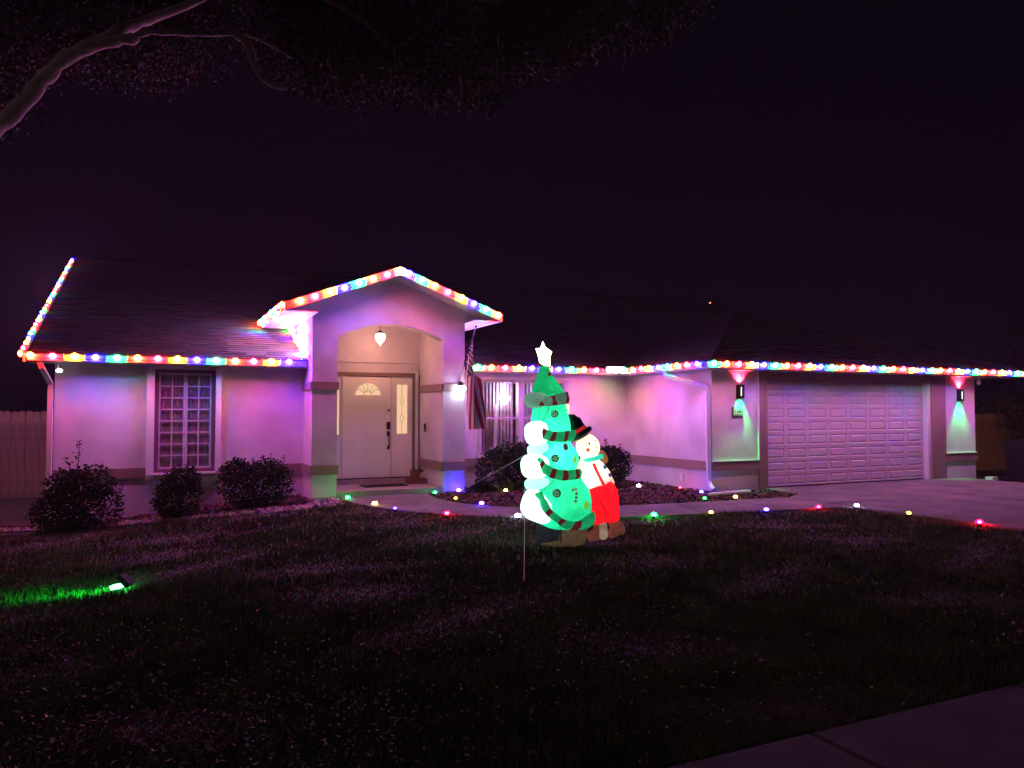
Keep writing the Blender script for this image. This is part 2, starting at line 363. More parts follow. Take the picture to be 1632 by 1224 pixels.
def leaves(n, seed):
    r = np.random.default_rng(seed)
    u = r.uniform(0, 1, n * 8); Z = 3.0 * (12 / 3.0) ** u; t = r.uniform(-.9, .8, n * 8); lat = t * Z; X = CA * lat + SA * Z; Y = CA * Z - SA * lat
    bx = r.uniform(-3, 8, 30); by = r.uniform(3, 9.5, 30); br = r.uniform(.25, 1.0, 30)
    d = np.min(np.hypot(X[:, None] - bx, Y[:, None] - by) / br, 1); P = np.stack([X, Y], 1)
    k = (r.uniform(0, 1, len(X)) < np.exp(-d * d) + .07) & (Y > 2.8) & (X < 10) & ~inside(P, path_poly) & ~inside(P, bedM) & ~inside(P, bedL) & (Y < 12.3)
    P = P[k][:n]; n = len(P); L = r.uniform(.007, .020, n); W = L * r.uniform(.22, .5, n); a = r.uniform(0, 6.28, n)
    ux = np.stack([np.cos(a), np.sin(a), r.normal(0, .25, n)], 1) * L[:, None]; uy = np.stack([-np.sin(a), np.cos(a), r.normal(0, .6, n)], 1) * W[:, None]
    c = np.stack([P[:, 0], P[:, 1], ground_z(P[:, 0], P[:, 1]) + r.uniform(-.005, .03, n)], 1); up = np.array([0, 0, 1.0]) * (L * .25)[:, None]
    V = np.stack([c - ux, c - uy + up, c + ux, c + uy + up * .4], 1).reshape(-1, 3)
    return tag(tri_cloud('fallen_leaves', V, np.arange(4 * n).reshape(-1, 4), 'dead'), 'small pale dead leaves strewn in drifts over the lawn', 'fallen leaves')
leaves(5200, 5)

# ------------------------------------------------------------------ the house
H = thing('house', 'single storey stucco house with gabled arched porch and double garage', 'house')
WY, GYF, PY, DY = 14.4, 11.5, 13.6, 15.0      # main wall, garage front, porch front, door wall
SZ = 2.28                                      # soffit height
def wall(*a): return box('wall', 'stucco', H, *a)
# left wing with its window opening
wall(-1.45, .02, WY, WY + .2, -.6, SZ); wall(.99, 2.5, WY, WY + .2, -.6, SZ); wall(.02, .99, WY, WY + .2, -.6, .46); wall(.02, .99, WY, WY + .2, 2.22, SZ)
wall(-1.45, -1.25, WY + .2, 22, -.6, 2.5)
# middle, between the porch and the garage
wall(5.35, 5.97, WY, WY + .2, -.3, SZ); wall(8.04, 9.5, WY, WY + .2, -.3, SZ); wall(5.97, 8.04, WY, WY + .2, -.3, .62); wall(5.97, 8.04, WY, WY + .2, 2.15, SZ)
# garage side, piers, header, far side
wall(9.5, 9.7, GYF, WY, -.3, SZ); wall(9.7, 10.66, GYF, GYF + .25, -.3, SZ); wall(16.0, 17.06, GYF, GYF + .25, -.4, SZ)
wall(10.66, 16.0, GYF + .002, GYF + .25, 2.27, SZ + .0); wall(16.86, 17.06, GYF + .25, 22, -.4, SZ)
# porch: side walls, arched front, back wall, ceiling
wall(2.5, 2.94, PY + .26, DY, -.3, 3.35); wall(4.92, 5.35, PY + .26, DY, -.3, 3.35)
arc = []
x0, x1, zs, zp = 2.94, 4.92, 2.83, 3.085
hw = (x1 - x0) / 2; sag = zp - zs; rad = (hw * hw + sag * sag) / (2 * sag)
for k in range(25):
    x = x0 + (x1 - x0) * k / 24; arc.append((x, zp - rad + math.sqrt(max(rad * rad - (x - (x0 + x1) / 2) ** 2, 0))))
MB().prism([(2.5, -.3), (2.94, -.3)] + arc + [(4.92, -.3), (5.35, -.3), (5.35, 3.46), (3.925, 3.985), (2.5, 3.46)], PY, PY + .26).build('arched_wall', 'stucco', H)
wall(2.94, 4.92, DY + .05, DY + .2, 2.27, 3.35); wall(2.94, 3.0, DY + .05, DY + .2, -.1, 2.27); wall(4.82, 4.92, DY + .05, DY + .2, -.1, 2.27)
box('ceiling', 'soffit', H, 2.94, 4.92, PY + .26, DY + .05, 3.2, 3.26)
box('ledge', 'stucco', H, 2.94, 4.92, DY + .01, DY + .05, 2.47, 2.52)
box('porch_floor', 'porch', H, 2.94, 4.92, PY - .02, DY + .05, -.1, .085)
box('door_step', 'porch', H, 3.0, 4.86, DY - .12, DY + .05, .085, .17)
# painted bands
def band(x0, x1, y0, y1, z0, z1): return box('trim_band', 'band', H, x0, x1, y0, y1, z0, z1)
def band_f(x0, x1, Y, z0, z1, p=.03): return band(x0, x1, Y - p, Y, z0, z1)
ZL, ZH = (.39, .555), (1.885, 2.02)
band_f(-1.48, .0, WY, *ZL); band_f(1.01, 2.5, WY, *ZL); band_f(5.385, 9.46, WY, *ZL)
band_f(2.47, 2.94, PY, *ZL); band_f(4.92, 5.38, PY, *ZL); band_f(2.47, 2.94, PY, *ZH); band_f(4.92, 5.38, PY, *ZH)
for z in (ZL, ZH):
    band(2.47, 2.5, PY, WY - .0, *z); band(4.89, 4.92, PY, DY - .02, *z); band(2.94, 2.97, PY, DY - .02, *z); band(5.35, 5.38, PY, WY, *z)
band(9.47, 9.5, GYF, WY - .03, *ZL)
band_f(9.47, 10.62, GYF, *ZL); band_f(16.02, 17.09, GYF, *ZL)
for x0_, x1_ in ((9.47, 10.62), (16.02, 17.09)): box('band_lip', 'white_trim', H, x0_, x1_, GYF - .045, GYF, .556, .572)
# garage door surround
band_f(10.62, 10.83, GYF, -.1, 2.27, .035); band_f(15.56, 16.02, GYF, -.1, 2.27, .035); band_f(10.83, 15.56, GYF, 2.12, 2.27, .035)
box('corner_bead', 'white_trim', H, 10.604, 10.62, GYF - .04, GYF, .572, 2.27)
box('door_jamb', 'white_trim', H, 15.47, 15.56, GYF + .0, GYF + .14, 0, 2.12); box('door_jamb', 'white_trim', H, 10.83, 10.86, GYF + .0, GYF + .14, 0, 2.12)
gd = box('garage_door', 'garage', H, 10.86, 15.47, GYF + .14, GYF + .19, 0.01, 2.12)
pw = (15.47 - 10.86) / 8; ph = 2.11 / 8
pm = MB()
a, b = pw / 2 - .045, ph / 2 - .035
# stamped panel: recessed groove round a raised field
ring = lambda x, z, y: [(-x, y, -z), (x, y, -z), (x, y, z), (-x, y, z)]
rs = ring(a, b, -.002) + ring(a - .012, b - .012, .007) + ring(a - .026, b - .026, .007) + ring(a - .045, b - .04, -.004)
fs = []
for k in range(3):
    for i in range(4): fs.append((k * 4 + i, k * 4 + (i + 1) % 4, k * 4 + 4 + (i + 1) % 4, k * 4 + 4 + i))
fs.append((12, 13, 14, 15)); pm.add(rs, fs)
# outer frame flat proud of the slab so grooves read as recessed
pm.add(ring(pw / 2, ph / 2 - .003, -.002) + ring(a, b, -.002) + ring(pw / 2, ph / 2 - .003, .02), [(i, (i + 1) % 4, 4 + (i + 1) % 4, 4 + i) for i in range(4)] + [(8 + i, 8 + (i + 1) % 4, (i + 1) % 4, i) for i in range(4)])
p0 = pm.build('panel', 'garage', gd, loc=(0, 0, 0)); first = True
for j in range(8):
    for i in range(8):
        o = p0 if first else p0.copy()
        if not first: col.objects.link(o); o.parent = gd
        first = False
        o.location = (10.86 + pw * (i + .5), GYF + .12, .01 + ph * (j + .5))
box('door_seal', 'black', H, 10.86, 15.47, GYF + .11, GYF + .14, .004, .022)

# soffits and gutters
def soffit(x0, x1, y0, y1, z=SZ): return box('soffit', 'soffit', H, x0, x1, y0, y1, z, z + .02)
soffit(-1.78, 2.5, 14.03, WY + .1); soffit(5.35, 9.5, 14.03, WY + .1); soffit(9.13, 9.6, 11.13, 14.03); soffit(9.6, 18.5, 11.13, GYF + .1); soffit(17.06, 18.5, GYF + .1, 16)
def gutter_x(x0, x1, y):     # profile in y,z with an open trough
    pr = [(y, 2.395), (y + .004, 2.30), (y + .03, 2.285), (y + .085, 2.285), (y + .085, 2.395), (y + .079, 2.395), (y + .079, 2.292), (y + .032, 2.292), (y + .010, 2.305), (y + .012, 2.385)]
    n = len(pr); mb = MB(); mb.add([(x0, a, b) for a, b in pr] + [(x1, a, b) for a, b in pr], [(i, i + n, (i + 1) % n + n, (i + 1) % n) for i in range(n)] + [tuple(range(n)), tuple(range(2 * n - 1, n - 1, -1))])
    return mb.build('gutter', 'gutter', H)
gutter_x(-1.78, 2.46, 13.95); gutter_x(5.40, 9.05, 13.95); gutter_x(9.05, 18.5, 11.05)
n10 = [(9.05, 2.395), (9.054, 2.30), (9.08, 2.285), (9.135, 2.285), (9.135, 2.395), (9.129, 2.395), (9.129, 2.292), (9.082, 2.292), (9.06, 2.305), (9.062, 2.385)]
mb = MB(); mb.add([(a, 11.05, b) for a, b in n10] + [(a, 13.95, b) for a, b in n10], [(i, (i + 1) % 10, (i + 1) % 10 + 10, i + 10) for i in range(10)]); mb.build('gutter', 'gutter', H)
# fascia boards behind the gutters
box('fascia', 'white_trim', H, -1.78, 2.5, 14.036, 14.06, 2.27, 2.41); box('fascia', 'white_trim', H, 5.35, 9.14, 14.036, 14.06, 2.27, 2.41)
box('fascia', 'white_trim', H, 9.136, 18.5, 11.136, 11.16, 2.27, 2.41); box('fascia', 'white_trim', H, 9.136, 9.16, 11.16, 14.036, 2.27, 2.41)
# roof slopes laid in shingle courses
K = .364
def clip(poly, f):
    out = []
    for i in range(len(poly)):
        p, q = poly[i], poly[(i + 1) % len(poly)]; a, b = f(p), f(q)
        if a >= 0: out.append(p)
        if (a >= 0) != (b >= 0):
            t = a / (a - b); out.append(tuple(p[k] + (q[k] - p[k]) * t for k in range(2)))
    return out
def slope(name, poly, org, dirv, z0, k=K, exp=.132, parent=H, tab=.33, detail=99):
    """poly in plan; height = z0 + k * distance along dirv from org"""
    dv = Vector(dirv); sv = Vector((-dv.y, dv.x)); dist = lambda p: (p[0] - org[0]) * dv.x + (p[1] - org[1]) * dv.y; al = lambda p: (p[0] - org[0]) * sv.x + (p[1] - org[1]) * sv.y
    dmax = max(map(dist, poly)); dmin = min(map(dist, poly)); V, F, T = [], [], []; rr = random.Random(3); d = dmin; c = 0
    while d < dmax - 1e-4:
        e = min(d + exp, dmax); s = clip(clip(poly, lambda p: dist(p) - d), lambda p: e - dist(p))
        if len(s) >= 3:
            a0, a1 = min(map(al, s)), max(map(al, s)); tw = tab if c < detail else 4.0
            st = a0 - rr.uniform(0, tw)
            while st < a1:
                t = clip(clip(s, lambda p: al(p) - st), lambda p: st + tw - al(p))
                if len(t) >= 3:
                    up = .004 + .012 * rr.random(); o = len(V)
                    zt = lambda p: z0 + k * dist(p) + .003 + up * (1 - (dist(p) - d) / exp)
                    low = [i for i, p in enumerate(t) if abs(dist(p) - d) < 1e-5]
                    V += [(p[0], p[1], zt(p)) for p in t]; F.append(tuple(range(o, o + len(t)))); T.append(rr.uniform(.55, 1.35))
                    if len(low) == 2:
                        i, j = low; q = len(V); V += [(t[i][0], t[i][1], z0 + k * dist(t[i]) - .004), (t[j][0], t[j][1], z0 + k * dist(t[j]) - .004)]
                        F.append((o + i, q, q + 1, o + j)); T.append(.3)
                st += tw
        d = e; c += 1
    n = len(poly); o = len(V); V += [(p[0], p[1], z0 + k * dist(p) - .02) for p in poly]; F.append(tuple(range(o, o + n))); T.append(.5)
    me = bpy.data.meshes.new(name); me.from_pydata(V, [], F); me.update(); me.materials.append(M['shingle'])
    at = me.attributes.new('tone', 'FLOAT', 'FACE'); at.data.foreach_set('value', T)
    r = bpy.data.objects.new('roof_slope', me); col.objects.link(r); r.parent = parent; r['kind'] = 'stuff'
    return r
EZ = 2.405
slope('r1', [(-1.80, 14.0), (2.5, 14.0), (2.5, 22), (-1.80, 22)], (0, 14.0), (0, 1), EZ, detail=30)
slope('r1', [(2.5, 16.4), (5.35, 16.4), (5.35, 22), (2.5, 22)], (0, 14.0), (0, 1), EZ, detail=30)
slope('r1', [(5.35, 14.0), (9.05, 14.0), (9.05, 22), (5.35, 22)], (0, 14.0), (0, 1), EZ, detail=30)
slope('r2', [(9.05, 14.0), (13.775, 18.725), (13.775, 22), (9.05, 22)], (0, 14.0), (0, 1), EZ, detail=20)
slope('r3', [(18.5, 14.0), (18.5, 22), (13.775, 22), (13.775, 18.725)], (0, 14.0), (0, 1), EZ, tab=3)
slope('r4', [(9.10, 11.05), (9.10, 14.05), (13.775, 18.725), (13.775, 15.725)], (9.10, 0), (1, 0), EZ, detail=20)
slope('r5', [(9.10, 11.10), (13.775, 15.775), (18.5, 11.10)], (0, 11.10), (0, 1), EZ, detail=20)
slope('r6', [(18.5, 11.05), (13.775, 15.775), (13.775, 18.725), (18.5, 14.0)], (18.5, 0), (-1, 0), EZ, tab=3)
slope('r7', [(-1.80, 22), (18.5, 22), (18.5, 30), (-1.80, 30)], (0, 30), (0, -1), EZ, tab=3)
MB().limb([(-1.8, 22, EZ + 8 * K + .02), (18.5, 22, EZ + 8 * K + .02)], .06, 6).build('ridge_cap', 'shingle', H)
# left gable end: rake board
def strip3(name, m, a, b, wv, tv, parent=H):  # board from a to b
    a, b, wv, tv = map(Vector, (a, b, wv, tv)); mb = MB(); vs = []
    for p in (a, b):
        vs += [p, p + wv, p + wv + tv, p + tv]
    mb.add(vs, [(0, 1, 5, 4), (1, 2, 6, 5), (2, 3, 7, 6), (3, 0, 4, 7), (0, 3, 2, 1), (4, 5, 6, 7)]); return mb.build(name, m, parent)
strip3('rake_board', 'white_trim', (-1.84, 13.98, 2.27), (-1.84, 22.0, 2.27 + 8.02 * K), (0, 0, .14), (.035, 0, 0))
# porch gable roof
PK = .375; pxl, pxr, pxm, pyf = 1.95, 5.90, 3.925, 13.1; pez = 3.325; pz = lambda x: pez + PK * (pxr - x if x > pxm else x - pxl)
slope('p1', [(pxl, pyf), (pxm, pyf), (pxm, 18.6), (pxl, 16.5)], (pxl, 0), (1, 0), pez, PK)
slope('p2', [(pxr, pyf), (pxr, 16.5), (pxm, 18.6), (pxm, pyf)], (pxr, 0), (-1, 0), pez, PK)
za = pz(pxm)
for s, xe in ((-1, pxl), (1, pxr)):
    # rake fascia on the front, frieze under it
    strip3('rake_board', 'white_trim', (xe, pyf - .03, pez - .15), (pxm, pyf - .03, za - .15), (0, 0, .14), (0, .03, 0))
    strip3('soffit', 'soffit', (xe, pyf, pez - .135), (pxm, pyf, za - .135), (0, 0, .015), (0, PY - pyf, 0))
    box('fascia', 'white_trim', H, min(xe, xe - s * .02), max(xe, xe - s * .02), pyf, 16.45, pez - .15, pez - .01)
    xi = 2.5 if s < 0 else 5.35
    box('soffit', 'soffit', H, min(xe - s * .02, xi), max(xe - s * .02, xi), pyf + .02, 16.3, pez - .15, pez - .135)
    # boxed eave end beside the gable wall
    MB().prism([(xi, pez - .13), (xe - s * .05, pez - .13), (xi, pez - .13 + abs(xe - xi) * PK)][::1 if s > 0 else -1], PY - .005, PY + .03).build('eave_end', 'stucco', H)
wall(2.5, 2.94, DY, 16.9, 2.3, 3.2); wall(4.92, 5.35, DY, 16.9, 2.3, 3.2)
# downspouts
def spout(pts, w=.05, name='downspout'):
    mb = MB(); mb.limb(pts, w, 4, False, sq=(1.0, 1.0), up=(1, 1, 0)); return mb.build(name, 'gutter', H)
spout([(9.12, 12.45, 2.29), (9.14, 12.4, 2.20), (9.42, 11.62, 1.98), (9.45, 11.56, 1.90), (9.45, 11.54, .20), (9.42, 11.46, .10), (9.36, 11.30, .05)])
spout([(-1.62, 14.02, 2.29), (-1.60, 14.05, 2.2), (-1.50, 14.33, 1.95), (-1.50, 14.35, 1.85), (-1.50, 14.35, -.2)])
dp = MB().limb([(8.95, 10.92, .03), (9.95, 11.02, .03)], .035, 8).build('drain_pipe', 'gutter'); tag(dp, 'short white drain pipe lying on the ground before the left garage pier', 'drain pipe')
wb = MB().box(9.46, 9.5, 12.35, 12.43, .14, .28).build('outlet_cover', 'white_trim', H)

# ------------------------------------------------------------------ windows
def blind_room(x0, x1, y0, y1, z0, z1):
    mb = MB(); mb.add([(x0, y0, z0), (x1, y0, z0), (x1, y1, z0), (x0, y1, z0), (x0, y0, z1), (x1, y0, z1), (x1, y1, z1), (x0, y1, z1)], [(0, 1, 2, 3), (7, 6, 5, 4), (6, 7, 3, 2), (5, 6, 2, 1), (7, 4, 0, 3)])
    return mb.build('room', 'room', H)
# left window: white surround, dark frame, two sashes of small panes
box('window_surround', 'white_trim', H, -.10, .02, WY - .11, WY, .36, 2.25); box('window_surround', 'white_trim', H, .99, 1.08, WY - .11, WY, .36, 2.25)
wl = thing('window', None, None); wl.parent = H
mb = MB(); 
for a_ in ((.02, .085, .46, 2.22), (.925, .99, .46, 2.22)): mb.box(a_[0], a_[1], WY + .01, WY + .10, a_[2], a_[3])
mb.box(.085, .925, WY + .01, WY + .10, .46, .52); mb.box(.085, .925, WY + .01, WY + .10, 2.16, 2.22)
mb.build('window_frame', 'dark_frame', wl)
box('sill', 'white_trim', wl, -.08, 1.06, WY - .13, WY + .01, .43, .46)
for sx0, sx1 in ((.085, .502), (.508, .925)):
    mb = MB(); mb.box(sx0, sx0 + .03, WY + .03, WY + .07, .52, 2.16); mb.box(sx1 - .03, sx1, WY + .03, WY + .07, .52, 2.16)
    mb.box(sx0 + .03, sx1 - .03, WY + .03, WY + .07, .52, .55); mb.box(sx0 + .03, sx1 - .03, WY + .03, WY + .07, 2.13, 2.16); mb.build('sash', 'sash', wl)
    mx_ = (sx0 + sx1) / 2; box('muntin', 'sash', wl, mx_ - .010, mx_ + .010, WY + .035, WY + .055, .55, 2.13)
    for k in range(1, 8):
        z = .55 + 1.58 * k / 8; box('muntin', 'sash', wl, sx0 + .03, sx1 - .03, WY + .038, WY + .052, z - .010, z + .010)
    for k in range(8):
        for q in (0, 1):
            z = .55 + 1.58 * k / 8; xa, xb = (sx0 + .03, mx_) if q == 0 else (mx_, sx1 - .03)
            MB().add([(xa, WY + .0585, z), (xb, WY + .0585, z), (xb, WY + .0585, z + .1975), (xa, WY + .0585, z + .1975)], [(0, 1, 2, 3)]).build('pane', 'glass', wl)
mb = MB(); N = 90
vs = []; 
for k in range(N + 1):
    x = .09 + .83 * k / N; y = WY + .082 + .008 * math.sin(k * .9) + .004 * math.sin(k * 2.3); vs += [(x, y, .53), (x, y, 2.15)]
mb.add(vs, [(2 * k, 2 * k + 2, 2 * k + 3, 2 * k + 1) for k in range(N)]).build('curtain', 'curtain', wl, True)
# middle window: twin single-hung units
wm = thing('window', None, None); wm.parent = H
WZ0, WZ1 = .62, 2.15
for xa, xb in ((5.97, 6.03), (6.86, 6.96), (7.94, 8.04)): box('window_frame', 'sash', wm, xa, xb, WY - .02, WY + .12, WZ0, WZ1)
box('window_frame', 'sash', wm, 6.03, 6.86, WY - .015, WY + .12, 2.09, WZ1); box('window_frame', 'sash', wm, 6.96, 7.94, WY - .015, WY + .12, 2.09, WZ1)
box('sill', 'white_trim', wm, 5.93, 8.08, WY - .06, WY + .12, WZ0 - .05, WZ0)
box('window_header', 'white_trim', H, 5.5, 8.2, WY - .03, WY, 2.16, 2.21)
for xa, xb in ((6.03, 6.86), (6.96, 7.94)):
    box('meeting_rail', 'sash', wm, xa, xb, WY + .01, WY + .08, 1.34, 1.385)
    MB().add([(xa, WY + .05, 1.385), (xb, WY + .05, 1.385), (xb, WY + .05, 2.09), (xa, WY + .05, 2.09)], [(0, 1, 2, 3)]).build('pane', 'glass', wm)
    MB().add([(xa, WY + .07, WZ0), (xb, WY + .07, WZ0), (xb, WY + .07, 1.34), (xa, WY + .07, 1.34)], [(0, 1, 2, 3)]).build('pane', 'glass', wm)
    nb = 11 if xa < 6.5 else 9
    for k in range(nb):
        x = xa + .04 + k * .078; MB().obox((x, WY + .32, 1.36), (.036, .016, 0), (-.001, .002, 0), (0, 0, .76)).build('blind_slat', 'blind', wm)
blind_room(5.6, 8.9, WY + .2, 17.0, .3, 2.45)
fl = thing('floor_lamp', 'lit white torchiere lamp seen through the middle window', 'lamp', (6.66, WY + .22, .3))
MB().lathe([(.02, 0), (.10, 0), (.10, .02), (.012, .04), (.010, 1.35), (.02, 1.36)], n=10).build('stand', 'white_trim', fl)
MB().lathe([(.03, 1.36), (.05, 1.38), (.085, 1.45), (.115, 1.50), (.11, 1.505)], n=16).build('lamp_shade', emit('torchiere_glow', (.95, .80, 1.0), 26.0), fl, True)
lamp('room_point_light', 'POINT', (6.66, WY + .20, 1.98), 5, (.85, .62, 1.0), shadow_soft_size=.08)
lamp('room_point_light', 'POINT', (7.4, WY + .20, 1.98), 2, (.85, .62, 1.0), shadow_soft_size=.08)  # added fill for the blinds on this side, no lamp stands here
ch = thing('chair', 'pale rounded chair back seen through the middle window', 'chair', (6.44, WY + .24, .3))
MB().limb([(0, 0, .05), (0, 0, .9), (.02, 0, 1.3)], [.08, .075, .05], 10, sq=(1, .3)).build('backrest', 'white_trim', ch, True)
MB().box(-.12, .12, -.0, .03, .40, .45).build('seat', 'white_trim', ch)

# ------------------------------------------------------------------ front door
fd = thing('front_door', None, None); fd.parent = H
mb = MB()
mb.box(3.0, 3.05, DY - .01, DY + .12, .17, 2.2); mb.box(4.77, 4.82, DY - .01, DY + .12, .17, 2.2); mb.box(3.0, 4.82, DY - .012, DY + .12, 2.2, 2.27)
mb.build('door_frame', 'door_frame', fd)
box('door_casing', 'white_trim', H, 4.825, 4.885, DY + .0, DY + .05, .1, 2.3)
def holed(x0, x1, z0, z1, hx0, hx1, hz0, hz1, y0, y1, name, parent, arch=False):
    mb = MB()
    mb.box(x0, hx0, y0, y1, z0, z1); mb.box(hx1, x1, y0, y1, z0, z1); mb.box(hx0, hx1, y0, y1, z0, hz0)
    if not arch: mb.box(hx0, hx1, y0, y1, hz1, z1)
    else:
        cx, r = (hx0 + hx1) / 2, (hx1 - hx0) / 2; n = 16
        pts = [(cx - r * math.cos(math.pi * k / n), hz0 + (hz1 - hz0) * math.sin(math.pi * k / n)) for k in range(n + 1)]
        mb.prism([(hx0, hz0)] + pts[1:-1] + [(hx1, hz0), (hx1, z1), (hx0, z1)], y0, y1)
    return mb.build(name, 'door', parent)
glow = emit('lit_obscure_glass', (1.0, .62, .36), .95)
leadm = mat('leading', (.25, .16, .10), .5)
holed(3.385, 4.325, .19, 2.19, 3.60, 4.115, 1.82, 2.06, DY + .02, DY + .065, 'door_leaf', fd, True)
box('door_mullion', 'door', fd, 3.345, 3.38, DY + .0, DY + .1, .17, 2.2); box('door_mullion', 'door', fd, 4.33, 4.365, DY + .0, DY + .1, .17, 2.2)
holed(3.05, 3.345, .17, 2.2, 3.10, 3.285, 1.05, 2.04, DY + .03, DY + .075, 'side_panel', fd)
holed(4.365, 4.77, .17, 2.2, 4.45, 4.67, 1.05, 2.04, DY + .03, DY + .075, 'side_panel', fd)
def pane(x0, x1, z0, z1, y, m, parent, name='glass'):
    return MB().add([(x0, y, z0), (x1, y, z0), (x1, y, z1), (x0, y, z1)], [(0, 1, 2, 3)]).build(name, m, parent)
for xa, xb in ((3.10, 3.285), (4.45, 4.67)):
    pane(xa, xb, 1.05, 2.04, DY + .06, glow, fd, 'side_glass'); c = (xa + xb) / 2
    mb = MB()
    for zc in (1.36, 1.72):
        pts = [(c, DY + .055, zc - .09), (c + .04, DY + .055, zc), (c, DY + .055, zc + .09), (c - .04, DY + .055, zc)]
        for i in range(4): mb.limb([pts[i], pts[(i + 1) % 4]], .004, 4, False)
    mb.limb([(c, DY + .055, 1.05), (c, DY + .055, 1.27)], .004, 4, False); mb.limb([(c, DY + .055, 1.45), (c, DY + .055, 1.63)], .004, 4, False); mb.limb([(c, DY + .055, 1.81), (c, DY + .055, 2.04)], .004, 4, False)
    mb.build('leading', leadm, fd)
n = 16; mb = MB(); mb.add([(3.8575 - .2575 * math.cos(math.pi * k / n), DY + .05, 1.82 + .24 * math.sin(math.pi * k / n)) for k in range(n + 1)], [tuple(range(n + 1))[::-1]]); mb.build('fan_glass', glow, fd)
mb = MB()
for a_ in (35, 62, 90, 118, 145):
    mb.limb([(3.8575 + .07 * math.cos(R(a_)), DY + .045, 1.82 + .06 * math.sin(R(a_))), (3.8575 + .25 * math.cos(R(a_)), DY + .045, 1.82 + .23 * math.sin(R(a_)))], .004, 4, False)
mb.limb([(3.8575 - .09 * math.cos(math.pi * k / 8), DY + .045, 1.82 + .08 * math.sin(math.pi * k / 8)) for k in range(9)], .004, 4, False)
mb.limb([(3.62, DY + .045, 1.90), (3.72, DY + .045, 1.96), (3.78, DY + .045, 1.88), (3.8575, DY + .045, 1.95), (3.94, DY + .045, 1.88), (4.0, DY + .045, 1.96), (4.10, DY + .045, 1.90)], .003, 4, False); mb.build('leading', leadm, fd)
# shallow stamped mouldings on the leaf
for x0_, x1_, z0_, z1_ in ((3.50, 3.83, .35, .85), (3.89, 4.21, .35, .85), (3.50, 3.83, .98, 1.66), (3.89, 4.21, .98, 1.66)):
    mb = MB(); wv = .012
    mb.box(x0_, x1_, DY + .012, DY + .02, z0_, z0_ + wv); mb.box(x0_, x1_, DY + .012, DY + .02, z1_ - wv, z1_); mb.box(x0_, x0_ + wv, DY + .012, DY + .02, z0_ + wv, z1_ - wv); mb.box(x1_ - wv, x1_, DY + .012, DY + .02, z0_ + wv, z1_ - wv); mb.build('moulding', 'door', fd)
MB().limb([(4.27, DY + .02, 1.52), (4.27, DY - .02, 1.52)], .022, 10).build('deadbolt', 'bronze', fd, True)
MB().box(4.235, 4.305, DY - .005, DY + .02, 1.14, 1.29).build('keypad', 'bronze', fd)
mb = MB(); mb.box(4.24, 4.30, DY - .0, DY + .02, 1.00, 1.10); mb.limb([(4.27, DY - .0, 1.05), (4.27, DY - .05, 1.03), (4.27, DY - .055, .9), (4.27, DY - .05, .80), (4.27, DY, .78)], .012, 8); mb.box(4.245, 4.295, DY, DY + .02, .74, .82); mb.build('door_handle', 'bronze', fd)
box('threshold', 'bronze', fd, 3.0, 4.82, DY - .03, DY + .1, .17, .188)
dm = MB(); dm.obox((4.0, 14.35, .095), (.42, 0, 0), (0, .22, 0), (0, 0, .008)); dmo = dm.build('doormat', 'mat_rubber'); tag(dmo, 'flat black doormat on the porch before the front door', 'doormat')
db = MB().box(4.865, 4.89, 14.52, 14.57, 1.10, 1.26).build('doorbell', 'black'); MB().limb([(4.868, 14.545, 1.14), (4.858, 14.545, 1.14)], .014, 8).build('button', 'white_trim', db); tag(db, 'narrow black doorbell on the right side wall of the porch', 'doorbell')
pl = thing('planter', 'dark reddish planter block with a small plant at the right of the door', 'planter', (4.70, 14.55, .085))
MB().box(-.17, .19, -.12, .16, 0, .10).build('base', 'clay', pl)
MB().lathe([(.07, .10), (.09, .12), (.10, .26), (.085, .26), (.08, .22)], (-.02, 0, 0), 12).build('pot', 'clay', pl)
mb = MB()
for k in range(26):
    a_ = random.uniform(0, 6.28); l = random.uniform(.08, .2); d = Vector((math.cos(a_) * .7, math.sin(a_) * .7, random.uniform(.3, .9))).normalized(); q = d.cross(Vector((0, 0, 1))).normalized() * .014
    b_ = Vector((.10 * (k % 2), 0, .2)); mb.add([b_, b_ + d * l * .5 + q, b_ + d * l, b_ + d * l * .5 - q], [(0, 1, 2, 3)])
mb.build('leaves', 'leaf', pl)

# ------------------------------------------------------------------ lamps on the house
pd = thing('pendant_lantern', 'lit white lantern hanging under the porch arch', 'lantern', (3.90, 14.3, 3.2))
MB().limb([(0, 0, 0), (0, 0, -.17)], .006, 6, False).build('chain', 'bronze', pd); MB().lathe([(.045, -.012), (.045, 0), (.01, 0)], n=12).build('canopy', 'bronze', pd)
MB().lathe([(.01, -.15), (.03, -.17), (.075, -.205), (.078, -.215), (.02, -.215)], n=12).build('cap', 'bronze', pd, True)
MB().lathe([(.07, -.216), (.095, -.25), (.098, -.29), (.085, -.34), (.055, -.385), (.03, -.40)], n=16).build('glass_shade', emit('lantern_glow', (1.0, .74, .62), 5.0), pd, True)
MB().lathe([(.03, -.402), (.022, -.43), (.006, -.455)], n=10).build('finial', emit('lantern_tip_glow', (1.0, .7, .5), 3.0), pd, True)
lamp('lantern_light', 'POINT', (3.90, 14.3, 2.66), 27, (1.0, .40, .27), shadow_soft_size=.06)
# white globe on the right porch column
gl = thing('flood_bulb', 'glowing bluish white bulb with dark cap on the right porch column', 'lamp', (5.23, 13.50, 1.98))
MB().limb([(.0, .10, .06), (0, .03, .08), (0, 0, .05)], .012, 8).build('bracket', 'black', gl, True)
MB().lathe([(.02, .08), (.05, .055), (.055, .0), (.03, -.01)], n=12).build('cap', 'black', gl, True)
MB().lathe([(.055, -.002), (.095, -.03), (.10, -.06), (.075, -.10), (.03, -.12)], n=16).build('bulb', emit('flood_glow', (.72, .85, 1.0), 34), gl, True)

